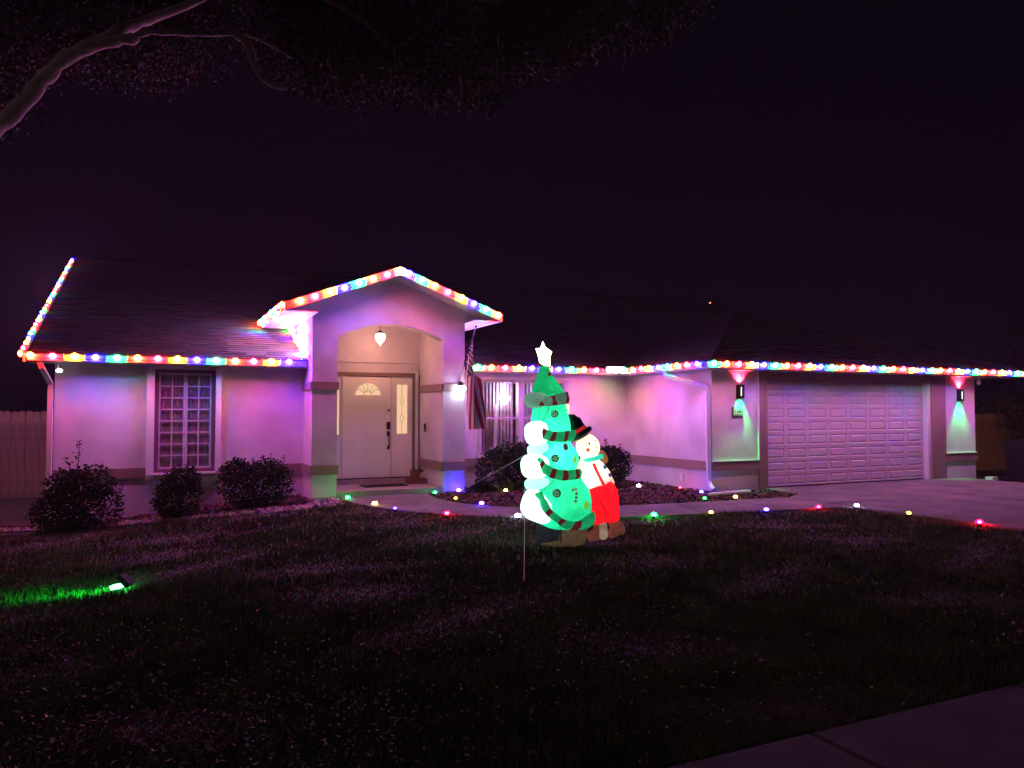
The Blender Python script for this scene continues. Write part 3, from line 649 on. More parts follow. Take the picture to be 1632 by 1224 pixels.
# sconces by the garage door
def sconce(x, y, z, label):
    t = thing('wall_lamp', label, 'wall lamp', (x, y, z), 0, 'up and down wall lamps beside the garage door')
    mb = MB(); N = 14; vs = []
    for k in range(N + 1):   # half-round shell, open at top and bottom
        a_ = math.pi * k / N; vs += [(-.075 * math.cos(a_), -.03 - .085 * math.sin(a_), -.13), (-.075 * math.cos(a_), -.03 - .085 * math.sin(a_), .13)]
    mb.add(vs, [(2 * k, 2 * k + 2, 2 * k + 3, 2 * k + 1) for k in range(N)]); mb.box(-.075, .075, -.03, 0, -.13, .13); mb.build('housing', 'black', t)
    gm = MB(); gm.limb([(-.045, -.110, -.07), (-.045, -.112, .07)], [.016, .016], 8, sq=(1, .4)); gm.build('side_slot', emit('slot_glow', (.8, .95, .85), 3.0), t, True)
    MB().lathe([(.03, .06), (.035, .07), (.02, .085)], (0, -.07, 0), 10).build('lens', emit('red_lens', (1, .10, .05), 30), t)
    MB().lathe([(.035, -.085), (.03, -.07), (.02, -.06)], (0, -.07, 0), 10).build('lens', emit('green_lens', (.02, 1, .35), 30), t)
    u = lamp('up_light', 'SPOT', (0, -.055, .128), 280, (1.0, .01, .03), t, spot_size=R(84), spot_blend=.15, shadow_soft_size=.01); u.rotation_euler = (R(180 - 8), 0, 0)
    u = lamp('up_core_light', 'SPOT', (0, -.06, .128), 9, (1.0, .42, .03), t, spot_size=R(50), spot_blend=.9, shadow_soft_size=.01); u.rotation_euler = (R(180 - 14), 0, 0)
    u = lamp('down_light', 'SPOT', (0, -.05, -.128), 190, (.0, 1.0, .16), t, spot_size=R(80), spot_blend=.8, shadow_soft_size=.01); u.rotation_euler = (R(14), 0, 0)
    u = lamp('down_core_light', 'SPOT', (0, -.06, -.128), 14, (.0, .9, .8), t, spot_size=R(40), spot_blend=.9, shadow_soft_size=.01); u.rotation_euler = (R(22), 0, 0)
    return t
sconce(10.16, GYF, 1.88, 'black half round lamp above the number plaque, red beam up and green down')
sconce(16.52, GYF, 1.86, 'black half round lamp on the far right garage pier, red beam up and green down')
# house number
pq = thing('number_plaque', 'small framed house number plaque reading 7120 under the left wall lamp', 'sign', (10.10, GYF, 1.49))
MB().box(-.125, .125, -.02, 0, -.095, .085).build('backing', 'plaque_dark', pq)
MB().box(-.10, .10, -.026, -.02, -.07, .07).build('face', 'plaque', pq)
SEG = {'7': 'abc', '1': 'bc', '2': 'abged', '0': 'abcdef'}
mb = MB()
for i, chs in enumerate('7120'):
    ox = -.066 + i * .044; s = .013; h = .026; P_ = {'a': ((-s, h), (s, h)), 'b': ((s, h), (s, 0)), 'c': ((s, 0), (s, -h)), 'd': ((-s, -h), (s, -h)), 'e': ((-s, 0), (-s, -h)), 'f': ((-s, h), (-s, 0)), 'g': ((-s, 0), (s, 0))}
    for q in SEG[chs]:
        (xa, za_), (xb, zb) = P_[q]; xa += ox; xb += ox; xa, xb = sorted((xa, xb)); za_, zb = sorted((za_, zb)); mb.box(xa - .004, xb + .004, -.031, -.026, za_ + .014 - .004, zb + .014 + .004)
mb.build('digits', 'plaque_dark', pq)
mb = MB()
for k in range(7): mb.obox((-.07 + k * .023, -.028, -.048), (.008, 0, .003 * (-1) ** k), (0, .002, 0), (0, 0, .006))
mb.build('ornament', 'plaque_dark', pq)
# small lamps at the eave ends
t = thing('eave_lamp', 'tiny white lamp under the eave at the left end of the house', 'lamp', (-1.38, 14.1, 2.16))
MB().limb([(0, 0, .11), (0, 0, .02)], .012, 6).build('stem', 'white_trim', t); MB().ell((0.02, -.01, -.01), (.05, .03, .032)).build('bulb', emit('eave_glow', (1, .95, 1), 5), t, True)
t = thing('security_camera', 'small round white camera under the eave right of the garage', 'camera', (17.0, 11.35, 2.16))
MB().limb([(0, 0, .12), (0, 0, .03)], .015, 6).build('mount', 'white_trim', t); MB().ell((0, 0, -.01), (.045, .045, .06)).build('dome', 'white_trim', t, True)

# ------------------------------------------------------------------ string lights
BC = {'o': (1.0, .012, .0), 'r': (1.0, .0, .006), 'y': (1.0, .20, .0), 'b': (.001, .0, 1.0), 'g': (.0, .62, .06)}
BS = {'o': 820, 'r': 860, 'y': 640, 'b': 2150, 'g': 950}
BN = {'o': 'orange', 'r': 'red', 'y': 'yellow', 'b': 'blue', 'g': 'green'}
def shell(name, c, st):
    m = bpy.data.materials.new(name); m.use_nodes = True; n = m.node_tree; n.nodes.remove(n.nodes['Principled BSDF'])
    e = n.nodes.new('ShaderNodeEmission'); e.inputs[0].default_value = (*c, 1); e.inputs[1].default_value = st
    t = n.nodes.new('ShaderNodeBsdfTransparent'); a = n.nodes.new('ShaderNodeAddShader')
    n.links.new(e.outputs[0], a.inputs[0]); n.links.new(t.outputs[0], a.inputs[1]); n.links.new(a.outputs[0], n.nodes['Material Output'].inputs[0]); return m
core_m = emit('bulb_core', (1, .96, 1), 4)
def mesh_of(mb, name, m):
    me = bpy.data.meshes.new(name); me.from_pydata(mb.v, [], mb.f); me.materials.append(m); me.polygons.foreach_set('use_smooth', [True] * len(me.polygons)); return me
bm_ = {k: mesh_of(MB().ell((0, 0, 0), (.038, .022, .035), nu=10, nv=6), 'bulb', shell(BN[k] + '_bulb', BC[k], BS[k] * .5)) for k in BC}
core_me = mesh_of(MB().ell((0, 0, 0), (.034, .020, .031), nu=10, nv=6), 'core', core_m)
baffle_me = mesh_of(MB().box(-.003, .003, -.016, .045, -.066, .036), 'clip', M['white_trim']); baffle_me.polygons.foreach_set('use_smooth', [False] * 6)  # baffle added to keep each bulb's light off its neighbour's stretch of gutter
def string(pts, seq, label, spacing=.30, start=.1, tilt=(R(35), 0, 0), sag=.012, scale=1.35, rz=0, fins=1):
    root = thing('light_string', label, 'string lights', pts[0], 0, 'colored light strings along the roof edges'); o0 = Vector(pts[0])
    P = [Vector(p) - o0 for p in pts]; L = [0]
    for i in range(1, len(P)): L.append(L[-1] + (P[i] - P[i - 1]).length)
    def at(s):
        for i in range(1, len(P)):
            if s <= L[i] or i == len(P) - 1: return P[i - 1].lerp(P[i], (s - L[i - 1]) / max(L[i] - L[i - 1], 1e-6))
    s = start; k = 0; wp = [P[0]]; rr = random.Random(len(label))
    while s < L[-1] - .02:
        p = at(s) + Vector((rr.uniform(-.006, .006), rr.uniform(-.004, .004), rr.uniform(-.007, .007))); c = seq[k % len(seq)]
        b = link('bulb', bm_[c], root, loc=p); b.rotation_euler = (rr.uniform(-.2, .2), rr.uniform(-.25, .25), rz); link('core', core_me, b); b['label'] = BN[c] + ' bulb'; b.scale = (scale,) * 3
        if s + spacing < L[-1] and fins:
            q = link('clip', baffle_me, root, loc=at(s + spacing / 2)); q.rotation_euler = (0, 0, rz if fins > 0 else -rz)  # added light baffle midway between bulbs
        wp.append(p + Vector((0, .0, -.032))); wp.append(at(min(s + spacing / 2, L[-1])) + Vector((0, 0, -.034 - sag))); s += spacing; k += 1
    MB().limb(wp, .004, 5, False).build('wire', 'wire', root)
    return root
F_ = 'orygb'  # placeholder order, replaced below
PAT = 'orybg'
string([(-1.80, 13.903, 2.372), (2.44, 13.903, 2.372)], PAT, 'multicolored light string along the straight gutter of the left wing', start=.06)
string([(-1.888, 13.93, 2.36), (-1.888, 22.0, 2.36 + 8.07 * K)], 'gborybg'[2:] , 'steep light string climbing the left end edge of the main roof', start=.1, rz=R(90), fins=-1)
string([(pxm + .02, 13.022, za - .072), (pxl, 13.022, pez - .072)], 'yrogb', 'light string down the left slope of the porch gable', spacing=.265, start=.02)
string([(pxm + .12, 13.022, za - .115), (pxr, 13.022, pez - .072)], 'bgory', 'light string down the right slope of the porch gable', spacing=.265, start=.02)
string([(1.90, 13.06, pez - .05), (1.90, 16.42, pez - .05)], 'orybg', 'foreshortened light string along the left side eave of the porch roof', start=.05, rz=R(90), fins=-1)
zr = lambda y: EZ + K * (y - 14.0) + .06
string([(1.96, 16.46, zr(16.46)), (2.46, 16.05, zr(16.05) + .02), (2.46, 14.0, zr(14.0))], 'yrbgobyorgb', 'short light string down the joint of porch side wall and left roof', spacing=.27, start=.05, rz=R(90), fins=0)
string([(2.44, 14.6, 3.05), (2.46, 13.98, 2.46)], 'gybog', 'short inner string running down the left side wall of the porch', spacing=.20, start=.05, rz=R(90), fins=0)
string([(5.42, 13.60, 2.34), (5.42, 13.903, 2.372), (8.98, 13.903, 2.372)], 'ybgoryb' , 'light string along the middle gutter behind the flag and inflatable tree', start=.03)
string([(9.003, 13.80, 2.372), (9.003, 11.0, 2.372)], 'gorybgorby', 'light string along the short gutter running out to the garage corner', start=.10, rz=R(90), fins=-1)
string([(9.06, 11.003, 2.372), (18.48, 11.003, 2.372)], 'gory' + 'b', 'long light string along the garage front gutter', start=.10, spacing=.29)
fx = thing('led_flood_light', 'boxy white glowing light block on the gutter at the inner corner', 'flood light', (8.90, 13.86, 2.385))
MB().obox((0, 0, 0), (.19, -.0, 0), (0, .045, 0), (0, 0, .055)).build('glowing_panel', emit('flood_panel_glow', (.80, .62, 1.0), 9), fx); MB().box(-.21, .21, .045, .07, -.06, .06).build('housing', 'white_trim', fx); MB().box(-.03, .03, .0, .06, -.085, -.06).build('bracket', 'white_trim', fx)

# ------------------------------------------------------------------ flag
fg = thing('flag', 'american flag hanging limp from a slanted pole on the right porch column', 'flag', (5.22, 13.60, 2.02))
tip = Vector((5.29, 12.90, 3.02)) - Vector(fg.location)
MB().limb([(0, 0, 0), tip], .011, 8).build('pole', 'pole', fg); MB().ell(tip + Vector((0, -.01, .02)), (.02, .02, .024)).build('finial', 'bronze', fg, True)
MB().obox((0, -.012, 0), (.03, 0, 0), (0, .012, 0), (0, 0, .045)).build('bracket', 'pole', fg)
def flag_pt(a, b):
    """a: 0 at the pole tip .. 1 down the hoist; b: 0 at the pole .. 1 at the fly end"""
    base = tip.lerp(Vector((0, 0, 0)), .03 + .62 * a)
    drop = b * 1.66 * (1 - .12 * a)
    gather = min(1, b * 3.2)            # cloth swings together below the pole
    mid = tip.lerp(Vector((0, 0, 0)), .30)
    x = base.x * (1 - gather) + (mid.x - .01) * gather; y = base.y * (1 - gather) + mid.y * gather
    amp = .15 + .03 * b
    ph = a * 2 * math.pi * 1.15 + b * 1.9
    x += gather * ((a - .5) * .26 + amp * .55 * math.sin(ph)); y += gather * (amp * 1.1 * math.cos(ph) + (a - .5) * .05)
    x += .11 * b * b; z = base.z * (1 - gather) + (base.z * .62 + mid.z * .38) * gather - drop + .10 * gather * a
    z += .035 * math.sin(ph * .5 + 3 * b)
    return Vector((x, y, z))
NA, NBf = 65, 70; mb = MB(); vs = [flag_pt(i / NA, j / NBf) for i in range(NA + 1) for j in range(NBf + 1)]; fs = []; mi = []
for i in range(NA):
    for j in range(NBf):
        st = i * 13 // NA; fs.append((i * (NBf + 1) + j, (i + 1) * (NBf + 1) + j, (i + 1) * (NBf + 1) + j + 1, i * (NBf + 1) + j + 1))
        mi.append(2 if (st < 7 and j / NBf < .40) else (0 if st % 2 == 0 else 1))
mb.add(vs, fs); mb.mi = mi; mb.build('cloth', ['flag_red', 'flag_white', 'flag_blue'], fg, True)
mb = MB()
for rI in range(9):
    for cI in range(6 if rI % 2 == 0 else 5):
        b = (.40 / 12) * (1 + 2 * cI + (rI % 2)); a = (7 / 13 / 10) * (rI + 1)
        c = flag_pt(a, b); da = (flag_pt(a + .01, b) - c).normalized(); dbv = (flag_pt(a, b + .01) - c); dbv = (dbv - da * dbv.dot(da)).normalized(); nn = da.cross(dbv)
        for sd in (-1, 1):
            vs = [c + nn * .0035 * sd + (da * math.cos(k * math.pi / 5) + dbv * math.sin(k * math.pi / 5)) * (.024 if k % 2 == 0 else .010) for k in range(10)]; mb.add(vs, [tuple(range(10)) if sd > 0 else tuple(range(9, -1, -1))])
mb.build('stars', 'flag_white', fg, kind='stuff')

# ------------------------------------------------------------------ the inflatables
S = .00227
def lc(cx, cy, y=0): return Vector(((cx - 338) * S, y, (1101 - cy) * S))
TR = thing('inflatable_tree', 'tall glowing green inflatable christmas tree with star on the lawn', 'inflatable', (4.38, 7.84, -.02), R(-29))
SN = thing('inflatable_snowman', 'glowing inflatable snowman in top hat and red trousers pushing the tree', 'inflatable', (4.38, 7.84, -.02), R(-29))
M['t_green'] = fabric('tree_green_nylon', (.0, .66, .30), .45, (.05, .8, .40))
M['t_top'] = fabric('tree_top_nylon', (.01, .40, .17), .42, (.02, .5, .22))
M['t_gar'] = fabric('garland_nylon', (.02, .38, .17), .50)
M['t_gar_dim'] = fabric('garland_dim_nylon', (.16, .30, .22), .45)
M['t_red'] = fabric('garland_red_nylon', (.16, .012, .018), .55)
M['t_white'] = fabric('snow_white_nylon', (.82, .98, .95), 1.6, (.9, 1, .97))
M['t_pale'] = fabric('snow_pale_nylon', (.58, .92, .86), .80)
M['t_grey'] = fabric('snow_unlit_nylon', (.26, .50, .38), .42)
M['trunk'] = fabric('trunk_brown_nylon', (.17, .10, .06), .35)
M['trunk_d'] = fabric('trunk_bluegrey_nylon', (.05, .04, .06), .22)  # dark blue-grey cloth of the left trunk half
M['star'] = emit('star_glow', (.92, 1.0, .55), 6)
M['seam'] = mat('seam_thread', (.05, .03, .02), .8)
M['print_dark'] = mat('print_dark', (.02, .05, .03), .7, emis=(.02, .07, .04), estr=.5)
M['print_brown'] = mat('print_brown', (.10, .03, .02), .7, emis=(.10, .035, .02), estr=.6)
M['print_green'] = mat('print_green', (.25, .55, .30), .7, emis=(.2, .5, .28), estr=.7)
M['print_lime'] = mat('print_lime', (.25, .5, .03), .7, emis=(.2, .55, .03), estr=.8)
rowsT = [(196, 196, 238), (215, 186, 243), (250, 174, 262), (300, 157, 298), (325, 152, 314), (336, 165, 314),
         (345, 172, 318), (400, 158, 326), (480, 145, 344), (540, 138, 352), (575, 140, 354), (588, 150, 350),
         (600, 150, 356), (640, 142, 384), (690, 140, 390), (735, 142, 388), (760, 150, 384),
         (775, 150, 404), (820, 135, 438), (880, 130, 452), (940, 135, 454), (985, 165, 448), (1010, 200, 436), (1022, 240, 420)]
def tier(name, rows, m, y=0, dep=.80):
    n = 72; V = []; F = []
    # resample rows smoothly
    rws = catmull(rows, 4)
    for cy, l, r in rws:
        c, rad = (l + r) / 2, (r - l) / 2
        for k in range(n):
            a = 2 * math.pi * k / n; w_ = 1 + .014 * math.sin(7 * a + cy * .03) + .010 * math.sin(17 * a - cy * .05) ; V.append(lc(c + rad * math.cos(a) * w_, cy, y - rad * S * dep * math.sin(a) * w_))
    for i in range(len(rws) - 1):
        for k in range(n): F.append((i * n + k, (i + 1) * n + k, (i + 1) * n + (k + 1) % n, i * n + (k + 1) % n))
    return MB().add(V, F).build(name, m, TR, True), (V, F)
parts = []
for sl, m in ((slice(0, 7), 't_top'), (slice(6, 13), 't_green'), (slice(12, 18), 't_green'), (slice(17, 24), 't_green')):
    o, vf = tier('tier', rowsT[sl], m); parts.append(vf)
def bvh(vfs):
    V, F = [], []
    for v, f in vfs:
        o = len(V); V += v; F += [tuple(i + o for i in q) for q in f]
    return BVHTree.FromPolygons(V, F)
treeB = bvh(parts)
def proj(B, cx, cy, off):
    p = lc(cx, cy, -2); h, nrm, _, _ = B.ray_cast(p, Vector((0, 1, 0)))
    if h is None:
        h, nrm, _, _ = B.find_nearest(lc(cx, cy, -.1))
    if nrm.y > 0: nrm = -nrm
    return h + Vector((nrm.x * off, -abs(off) * .9, 0))
def rs_path(P, n):
    P = catmull([tuple(map(float, p)) for p in P], 6); L = [0]
    for i in range(1, len(P)): L.append(L[-1] + math.dist(P[i], P[i - 1]))
    out = []
    for k in range(n):
        s = L[-1] * k / (n - 1); i = 1
        while i < len(P) - 1 and L[i] < s: i += 1
        t = (s - L[i - 1]) / max(L[i] - L[i - 1], 1e-6); out.append(tuple(P[i - 1][a] + (P[i][a] - P[i - 1][a]) * t for a in (0, 1)))
    return out
def ribbon(B, up, lo, off, name, m, parent, t0=0, t1=1, n=24, rows=5, puff=.015):
    U, L_ = rs_path(up, 61), rs_path(lo, 61); V, F = [], []
    for i in range(n + 1):
        t = t0 + (t1 - t0) * i / n; k = min(int(t * 60), 59); f = t * 60 - k
        u = [U[k][a] + (U[k + 1][a] - U[k][a]) * f for a in (0, 1)]; l = [L_[k][a] + (L_[k + 1][a] - L_[k][a]) * f for a in (0, 1)]
        for j in range(rows + 1):
            s = j / rows; V.append(proj(B, u[0] + (l[0] - u[0]) * s, u[1] + (l[1] - u[1]) * s, off + puff * math.sin(math.pi * s)))
    for i in range(n):
        for j in range(rows): q = i * (rows + 1) + j; F.append((q, q + 1, q + rows + 2, q + rows + 1))
    nb = len(V)   # give the cloth a back so it has thickness
    V += [v + Vector((0, .02, 0)) for v in V]; r1 = rows + 1
    F += [tuple(q + nb for q in f[::-1]) for f in F]
    rim = [i * r1 for i in range(n + 1)] + [n * r1 + j for j in range(1, r1)] + [i * r1 + rows for i in range(n - 1, -1, -1)] + [j for j in range(rows - 1, 0, -1)]
    F += [(rim[i], rim[(i + 1) % len(rim)], rim[(i + 1) % len(rim)] + nb, rim[i] + nb) for i in range(len(rim))]
    return MB().add(V, F).build(name, m, parent, True)
G = [([(165, 342), (200, 350), (255, 348), (316, 326)], [(186, 394), (225, 402), (270, 398), (320, 388)], 't_gar_dim', [(.10, .25), (.55, .65), (.93, .98)]),
     ([(207, 490), (225, 515), (275, 530), (350, 522)], [(188, 528), (222, 566), (275, 580), (347, 576)], 't_gar', [(.14, .28), (.43, .53), (.74, .84)]),
     ([(205, 656), (250, 702), (305, 720), (378, 716)], [(182, 690), (225, 742), (292, 770), (386, 766)], 't_gar', [(.10, .20), (.40, .49), (.64, .73), (.88, .94)]),
     ([(212, 822), (255, 905), (312, 958), (375, 970), (447, 925)], [(175, 848), (212, 915), (290, 985), (365, 1034), (440, 1012)], 't_gar', [(.28, .36), (.50, .56), (.70, .80)])]
for up, lo, m, st in G:
    ribbon(treeB, up, lo, .048, 'garland', m, TR)
    for a, b in st: ribbon(treeB, up, lo, .054, 'stripe', 't_red', TR, a, b, 4, 4)
# snow puffs on the left
def puff(name, cx, cy, rx, rz, m, y=-.05, ry=.15, parent=TR, tilt=0, p=2.8):
    mb = MB(); mb.ell((0, 0, 0), (1, 1, 1), nu=24, nv=16)
    rt = Matrix.Rotation(R(tilt), 3, 'Y'); c = lc(cx, cy, y); vs = []
    for v in mb.v:
        v = Vector(v); k = (abs(v.x) ** p + abs(v.y) ** 2 + abs(v.z) ** p) ** (-1 / p); v = v * k; vs.append(rt @ Vector((v.x * rx * S, v.y * ry, v.z * rz * S)) + c)
    mb.v = [tuple(v) for v in vs]; return mb.build(name, m, parent, True), (vs, mb.f)
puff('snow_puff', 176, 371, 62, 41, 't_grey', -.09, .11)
puff('snow_puff', 182, 538, 67, 62, 't_white', -.12, .13, tilt=-8)
puff('snow_puff', 192, 620, 64, 36, 't_pale', -.10, .13, tilt=-10)
puff('snow_puff', 184, 703, 88, 66, 't_white', -.11, .15, tilt=-6)
puff('snow_puff', 190, 792, 76, 34, 't_pale', -.10, .16, tilt=-6)
puff('snow_puff', 198, 905, 101, 84, 't_white', -.12, .19, tilt=18)
# trunk and ground skirt
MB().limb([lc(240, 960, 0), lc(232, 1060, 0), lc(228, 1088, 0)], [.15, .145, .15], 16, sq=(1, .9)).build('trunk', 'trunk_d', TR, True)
MB().limb([lc(368, 965, .02), lc(360, 1060, .02), lc(350, 1090, .02)], [.165, .155, .155], 16, sq=(1, 1)).build('trunk', 'trunk', TR, True)
MB().ell(lc(300, 1096, -.03), (.27, .20, .035), nu=24).build('skirt', 'trunk', TR, True)
MB().limb([lc(298, 985, -.17), lc(298, 1092, -.17)], .006, 5).build('seam', 'seam', TR)
# star
mb = MB(); pts = [(207, 66), (222, 98), (255, 122), (244, 150), (246, 196), (214, 192), (190, 178), (182, 140), (170, 104), (194, 102)]
C0 = lc(213, 130, 0); ring_ = [lc(x, y, 0) for x, y in pts]
mb.add([C0 + Vector((0, -.055, 0)), C0 + Vector((0, .055, 0))] + ring_, [(0, 2 + (i + 1) % 10, 2 + i) for i in range(10)] + [(1, 2 + i, 2 + (i + 1) % 10) for i in range(10)]); mb.build('star', 'star', TR)
# printed sweets
def disc(B, cx, cy, r, off, m, parent, name, n=14, sx=1.0, rot=0):
    mb = MB(); vs = [proj(B, cx, cy, off)]; ca, sa = math.cos(R(rot)), math.sin(R(rot))
    for k in range(n):
        a = 2 * math.pi * k / n; dx, dy = r * sx * math.cos(a), r * math.sin(a); vs.append(proj(B, cx + dx * ca - dy * sa, cy + dx * sa + dy * ca, off))
    return mb.add(vs, [(0, 1 + k, 1 + (k + 1) % n) for k in range(n)]).build(name, m, parent)
def stroke(B, pts, wd, off, m, parent, name):
    V, F = [], []
    for i, p in enumerate(pts):
        q0, q1 = pts[max(i - 1, 0)], pts[min(i + 1, len(pts) - 1)]; d = Vector((q1[0] - q0[0], q1[1] - q0[1])).normalized(); nx_, ny_ = -d.y * wd / 2, d.x * wd / 2
        V += [proj(B, p[0] + nx_, p[1] + ny_, off), proj(B, p[0] - nx_, p[1] - ny_, off)]
    return MB().add(V, [(2 * i, 2 * i + 1, 2 * i + 3, 2 * i + 2) for i in range(len(pts) - 1)]).build(name, m, parent)
def swirl(cx, cy, r):
    disc(treeB, cx, cy, r, .008, 'print_dark', TR, 'candy_print')
    pts = [(cx + r * .8 * (k / 26) * math.cos(k * .42), cy + r * .8 * (k / 26) * math.sin(k * .42)) for k in range(2, 27)]
    stroke(treeB, pts, 4.5, .013, 'print_green', TR, 'candy_print')
swirl(268, 440, 19); swirl(279, 833, 22)
disc(treeB, 271, 663, 20, .008, 'print_dark', TR, 'candy_print')
for k in range(5):
    a = k * 1.2566; stroke(treeB, [(271 + 3 * math.cos(a), 663 + 3 * math.sin(a)), (271 + 10 * math.cos(a + .3), 663 + 10 * math.sin(a + .3)), (271 + 16 * math.cos(a + .7), 663 + 16 * math.sin(a + .7))], 5, .013, 'print_green', TR, 'candy_print')
disc(treeB, 322, 607, 18, .008, 'print_brown', TR, 'candy_print', sx=.7, rot=-15)
disc(treeB, 423, 897, 22, .008, 'print_lime', TR, 'candy_print', sx=.5); disc(treeB, 368, 672, 18, .008, 'print_lime', TR, 'candy_print', sx=.45); disc(treeB, 240, 238, 10, .008, 'print_brown', TR, 'candy_print')
cane = [(358, 832), (356, 820), (361, 812), (369, 812), (374, 820), (375, 832), (373, 850), (371, 868), (368, 884)]
stroke(treeB, cane, 12, .008, 'print_green', TR, 'candy_cane_print')
for i in (1, 3, 5, 6, 7):
    a_, b_ = cane[i], cane[i + 1]; stroke(treeB, [a_, ((a_[0] + b_[0]) / 2, (a_[1] + b_[1]) / 2)], 12, .013, 'print_dark', TR, 'candy_cane_print')
for pth in ([(243, 400), (232, 430), (215, 465), (207, 490)], [(244, 585), (232, 610), (218, 635), (205, 655)], [(268, 770), (250, 790), (228, 808), (212, 824)]):
    stroke(treeB, rs_path(pth, 10), 3, .006, 'seam', TR, 'seam')
# lamps inside the tree
for cx, cy, y, e, c in ((240, 300, .05, .5, (.7, 1, .6)), (225, 470, .05, 1.6, (.8, 1, .95)), (250, 520, .0, 1.5, (.8, 1, .9)), (255, 640, -.08, 4.2, (.8, 1, .98)), (300, 700, .05, 1.6, (.8, 1, .95)), (250, 850, -.0, 2.6, (.8, 1, .95)), (340, 900, .05, 3.0, (.8, 1, .9)),
                       (175, 700, -.10, 2.5, (.9, 1, 1)), (175, 545, -.10, 2.2, (.9, 1, 1)), (195, 900, -.12, 3.5, (.9, 1, 1))):
    lamp('inner_light', 'POINT', lc(cx, cy, y), e, c, TR, shadow_soft_size=.02)

# snowman
M['s_white'] = fabric('snowman_white_nylon', (.95, .80, .66), .72, (1, .85, .7)); M['s_suit'] = fabric('snowman_body_nylon', (.98, .86, .74), .72, (1, .9, .8)); M['s_red'] = fabric('trouser_red_nylon', (.75, .012, .025), .85, (.9, .03, .05))
M['s_hat'] = mat('hat_black_nylon', (.010, .010, .016), .6); M['s_hband'] = fabric('hat_band_nylon', (.5, .02, .02), .8); M['s_scarf'] = fabric('scarf_teal_nylon', (.05, .60, .48), .7); M['s_tan'] = fabric('tan_nylon', (.35, .16, .07), .45)
M['s_boot'] = fabric('boot_nylon', (.26, .09, .06), .35); M['s_sole'] = fabric('boot_pale_nylon', (.50, .38, .28), .42); M['s_blue'] = mat('button_blue', (.01, .08, .25), .5, emis=(.01, .10, .30), estr=.5); M['s_cheek'] = mat('cheek_red', (.6, .06, .05), .6, emis=(.6, .07, .06), estr=.8)
SY = .10
def part(name, build, m): build.build(name, m, SN, True); return (([Vector(v) for v in build.v]), build.f)
headP = part('head', MB().ell(lc(438, 612, SY), (.140, .135, .152), Matrix.Rotation(R(-12), 3, 'Y'), 24, 16), 's_white')
torso = part('torso', MB().limb([lc(446, 695, SY), lc(462, 735, SY), lc(492, 780, SY), lc(512, 806, SY)], [.125, .165, .172, .150], 20, sq=(1, .9), round_=4), 's_suit')
part('arm', MB().limb([lc(440, 720, SY - .10), lc(405, 735, SY - .16), lc(372, 700, SY - .12)], [.07, .062, .05], 12), 's_suit')
part('mitten', MB().limb([lc(383, 742, SY - .17), lc(399, 742, SY - .2)], [.045, .012], 10), 's_tan')
part('far_hand', MB().ell(lc(521, 664, SY + .10), (.042, .04, .085), Matrix.Rotation(R(-25), 3, 'Y')), 's_tan')
hips = part('trousers', MB().limb([lc(513, 815, SY), lc(518, 850, SY)], [.148, .15], 20, sq=(1, .95), round_=4), 's_red')
leg1 = part('trouser_leg', MB().limb([lc(498, 850, SY - .06), lc(494, 920, SY - .08), lc(496, 985, SY - .07)], [.130, .118, .088], 16, round_=4), 's_red')
part('trouser_leg', MB().limb([lc(542, 850, SY + .04), lc(556, 920, SY + .06), lc(568, 985, SY + .06)], [.115, .100, .075], 16, round_=4), 's_red')
part('boot', MB().limb([lc(500, 1010, SY - .07), lc(492, 1050, SY - .08), lc(455, 1062, SY - .10)], [.082, .085, .06], 14), 's_boot'); part('boot', MB().limb([lc(575, 1005, SY + .06), lc(585, 1045, SY + .05), lc(560, 1055, SY + .02)], [.075, .08, .06], 14), 's_boot')
part('boot_cuff', MB().limb([lc(507, 1002, SY - .10), lc(512, 1052, SY - .12)], [.060, .062], 12, sq=(1, .9)), 's_sole'); part('boot_cuff', MB().ell(lc(603, 1028, SY + .03), (.055, .06, .085), Matrix.Rotation(R(-15), 3, 'Y')), 's_boot')
hr = Matrix.Rotation(R(-31), 3, 'Y')
hc = lc(402, 545, SY)
mb = MB(); ringp = [hc + hr @ Vector((.118 * math.cos(a), .118 * math.sin(a), 0)) for a in np.linspace(0, 2 * math.pi, 25)]
mb.limb(ringp, .032, 10, False, up=hr @ Vector((0, 0, 1))); mb.ell(hc, (.115, .115, .022), hr); mb.build('hat_brim', 's_hat', SN, True)
ax = hr @ Vector((0, 0, 1))
mb = MB(); cb = hc + ax * .01; mb.limb([cb, cb + ax * .07, cb + ax * .16, cb + ax * .185], [.098, .092, .094, .070], 20, True, round_=2); mb.build('hat_crown', 's_hat', SN, True)
mb = MB(); mb.limb([cb + ax * .018, cb + ax * .062], [.102, .098], 24, False); mb.build('hat_band', 's_hband', SN, True)
headB = bvh([headP]); torsoB = bvh([torso]); legB = bvh([hips, leg1])
disc(headB, 443, 592, 9, .006, 'seam', SN, 'eye', sx=.5, rot=-20); disc(headB, 437, 624, 10, .006, 's_cheek', SN, 'cheek', sx=.85); disc(headB, 474, 577, 4, .006, 'seam', SN, 'mouth_dot'); disc(headB, 480, 611, 4, .006, 'seam', SN, 'mouth_dot')
stroke(torsoB, rs_path([(464, 693), (482, 735), (505, 780), (517, 805)], 14), 15, .010, 's_red', SN, 'suspender')
for x, y in ((520, 713), (545, 753)): disc(torsoB, x, y, 12, .010, 's_blue', SN, 'button', sx=.7, rot=-25)
mb = MB(); sr = Matrix.Rotation(R(-14), 3, 'Y'); c_ = lc(458, 672, SY)
mb.limb([c_ + sr @ Vector((.118 * math.cos(a), .108 * math.sin(a), 0)) for a in np.linspace(0, 2 * math.pi, 25)], .026, 10, False, up=sr @ Vector((0, 0, 1))); mb.build('scarf', 's_scarf', SN, True)
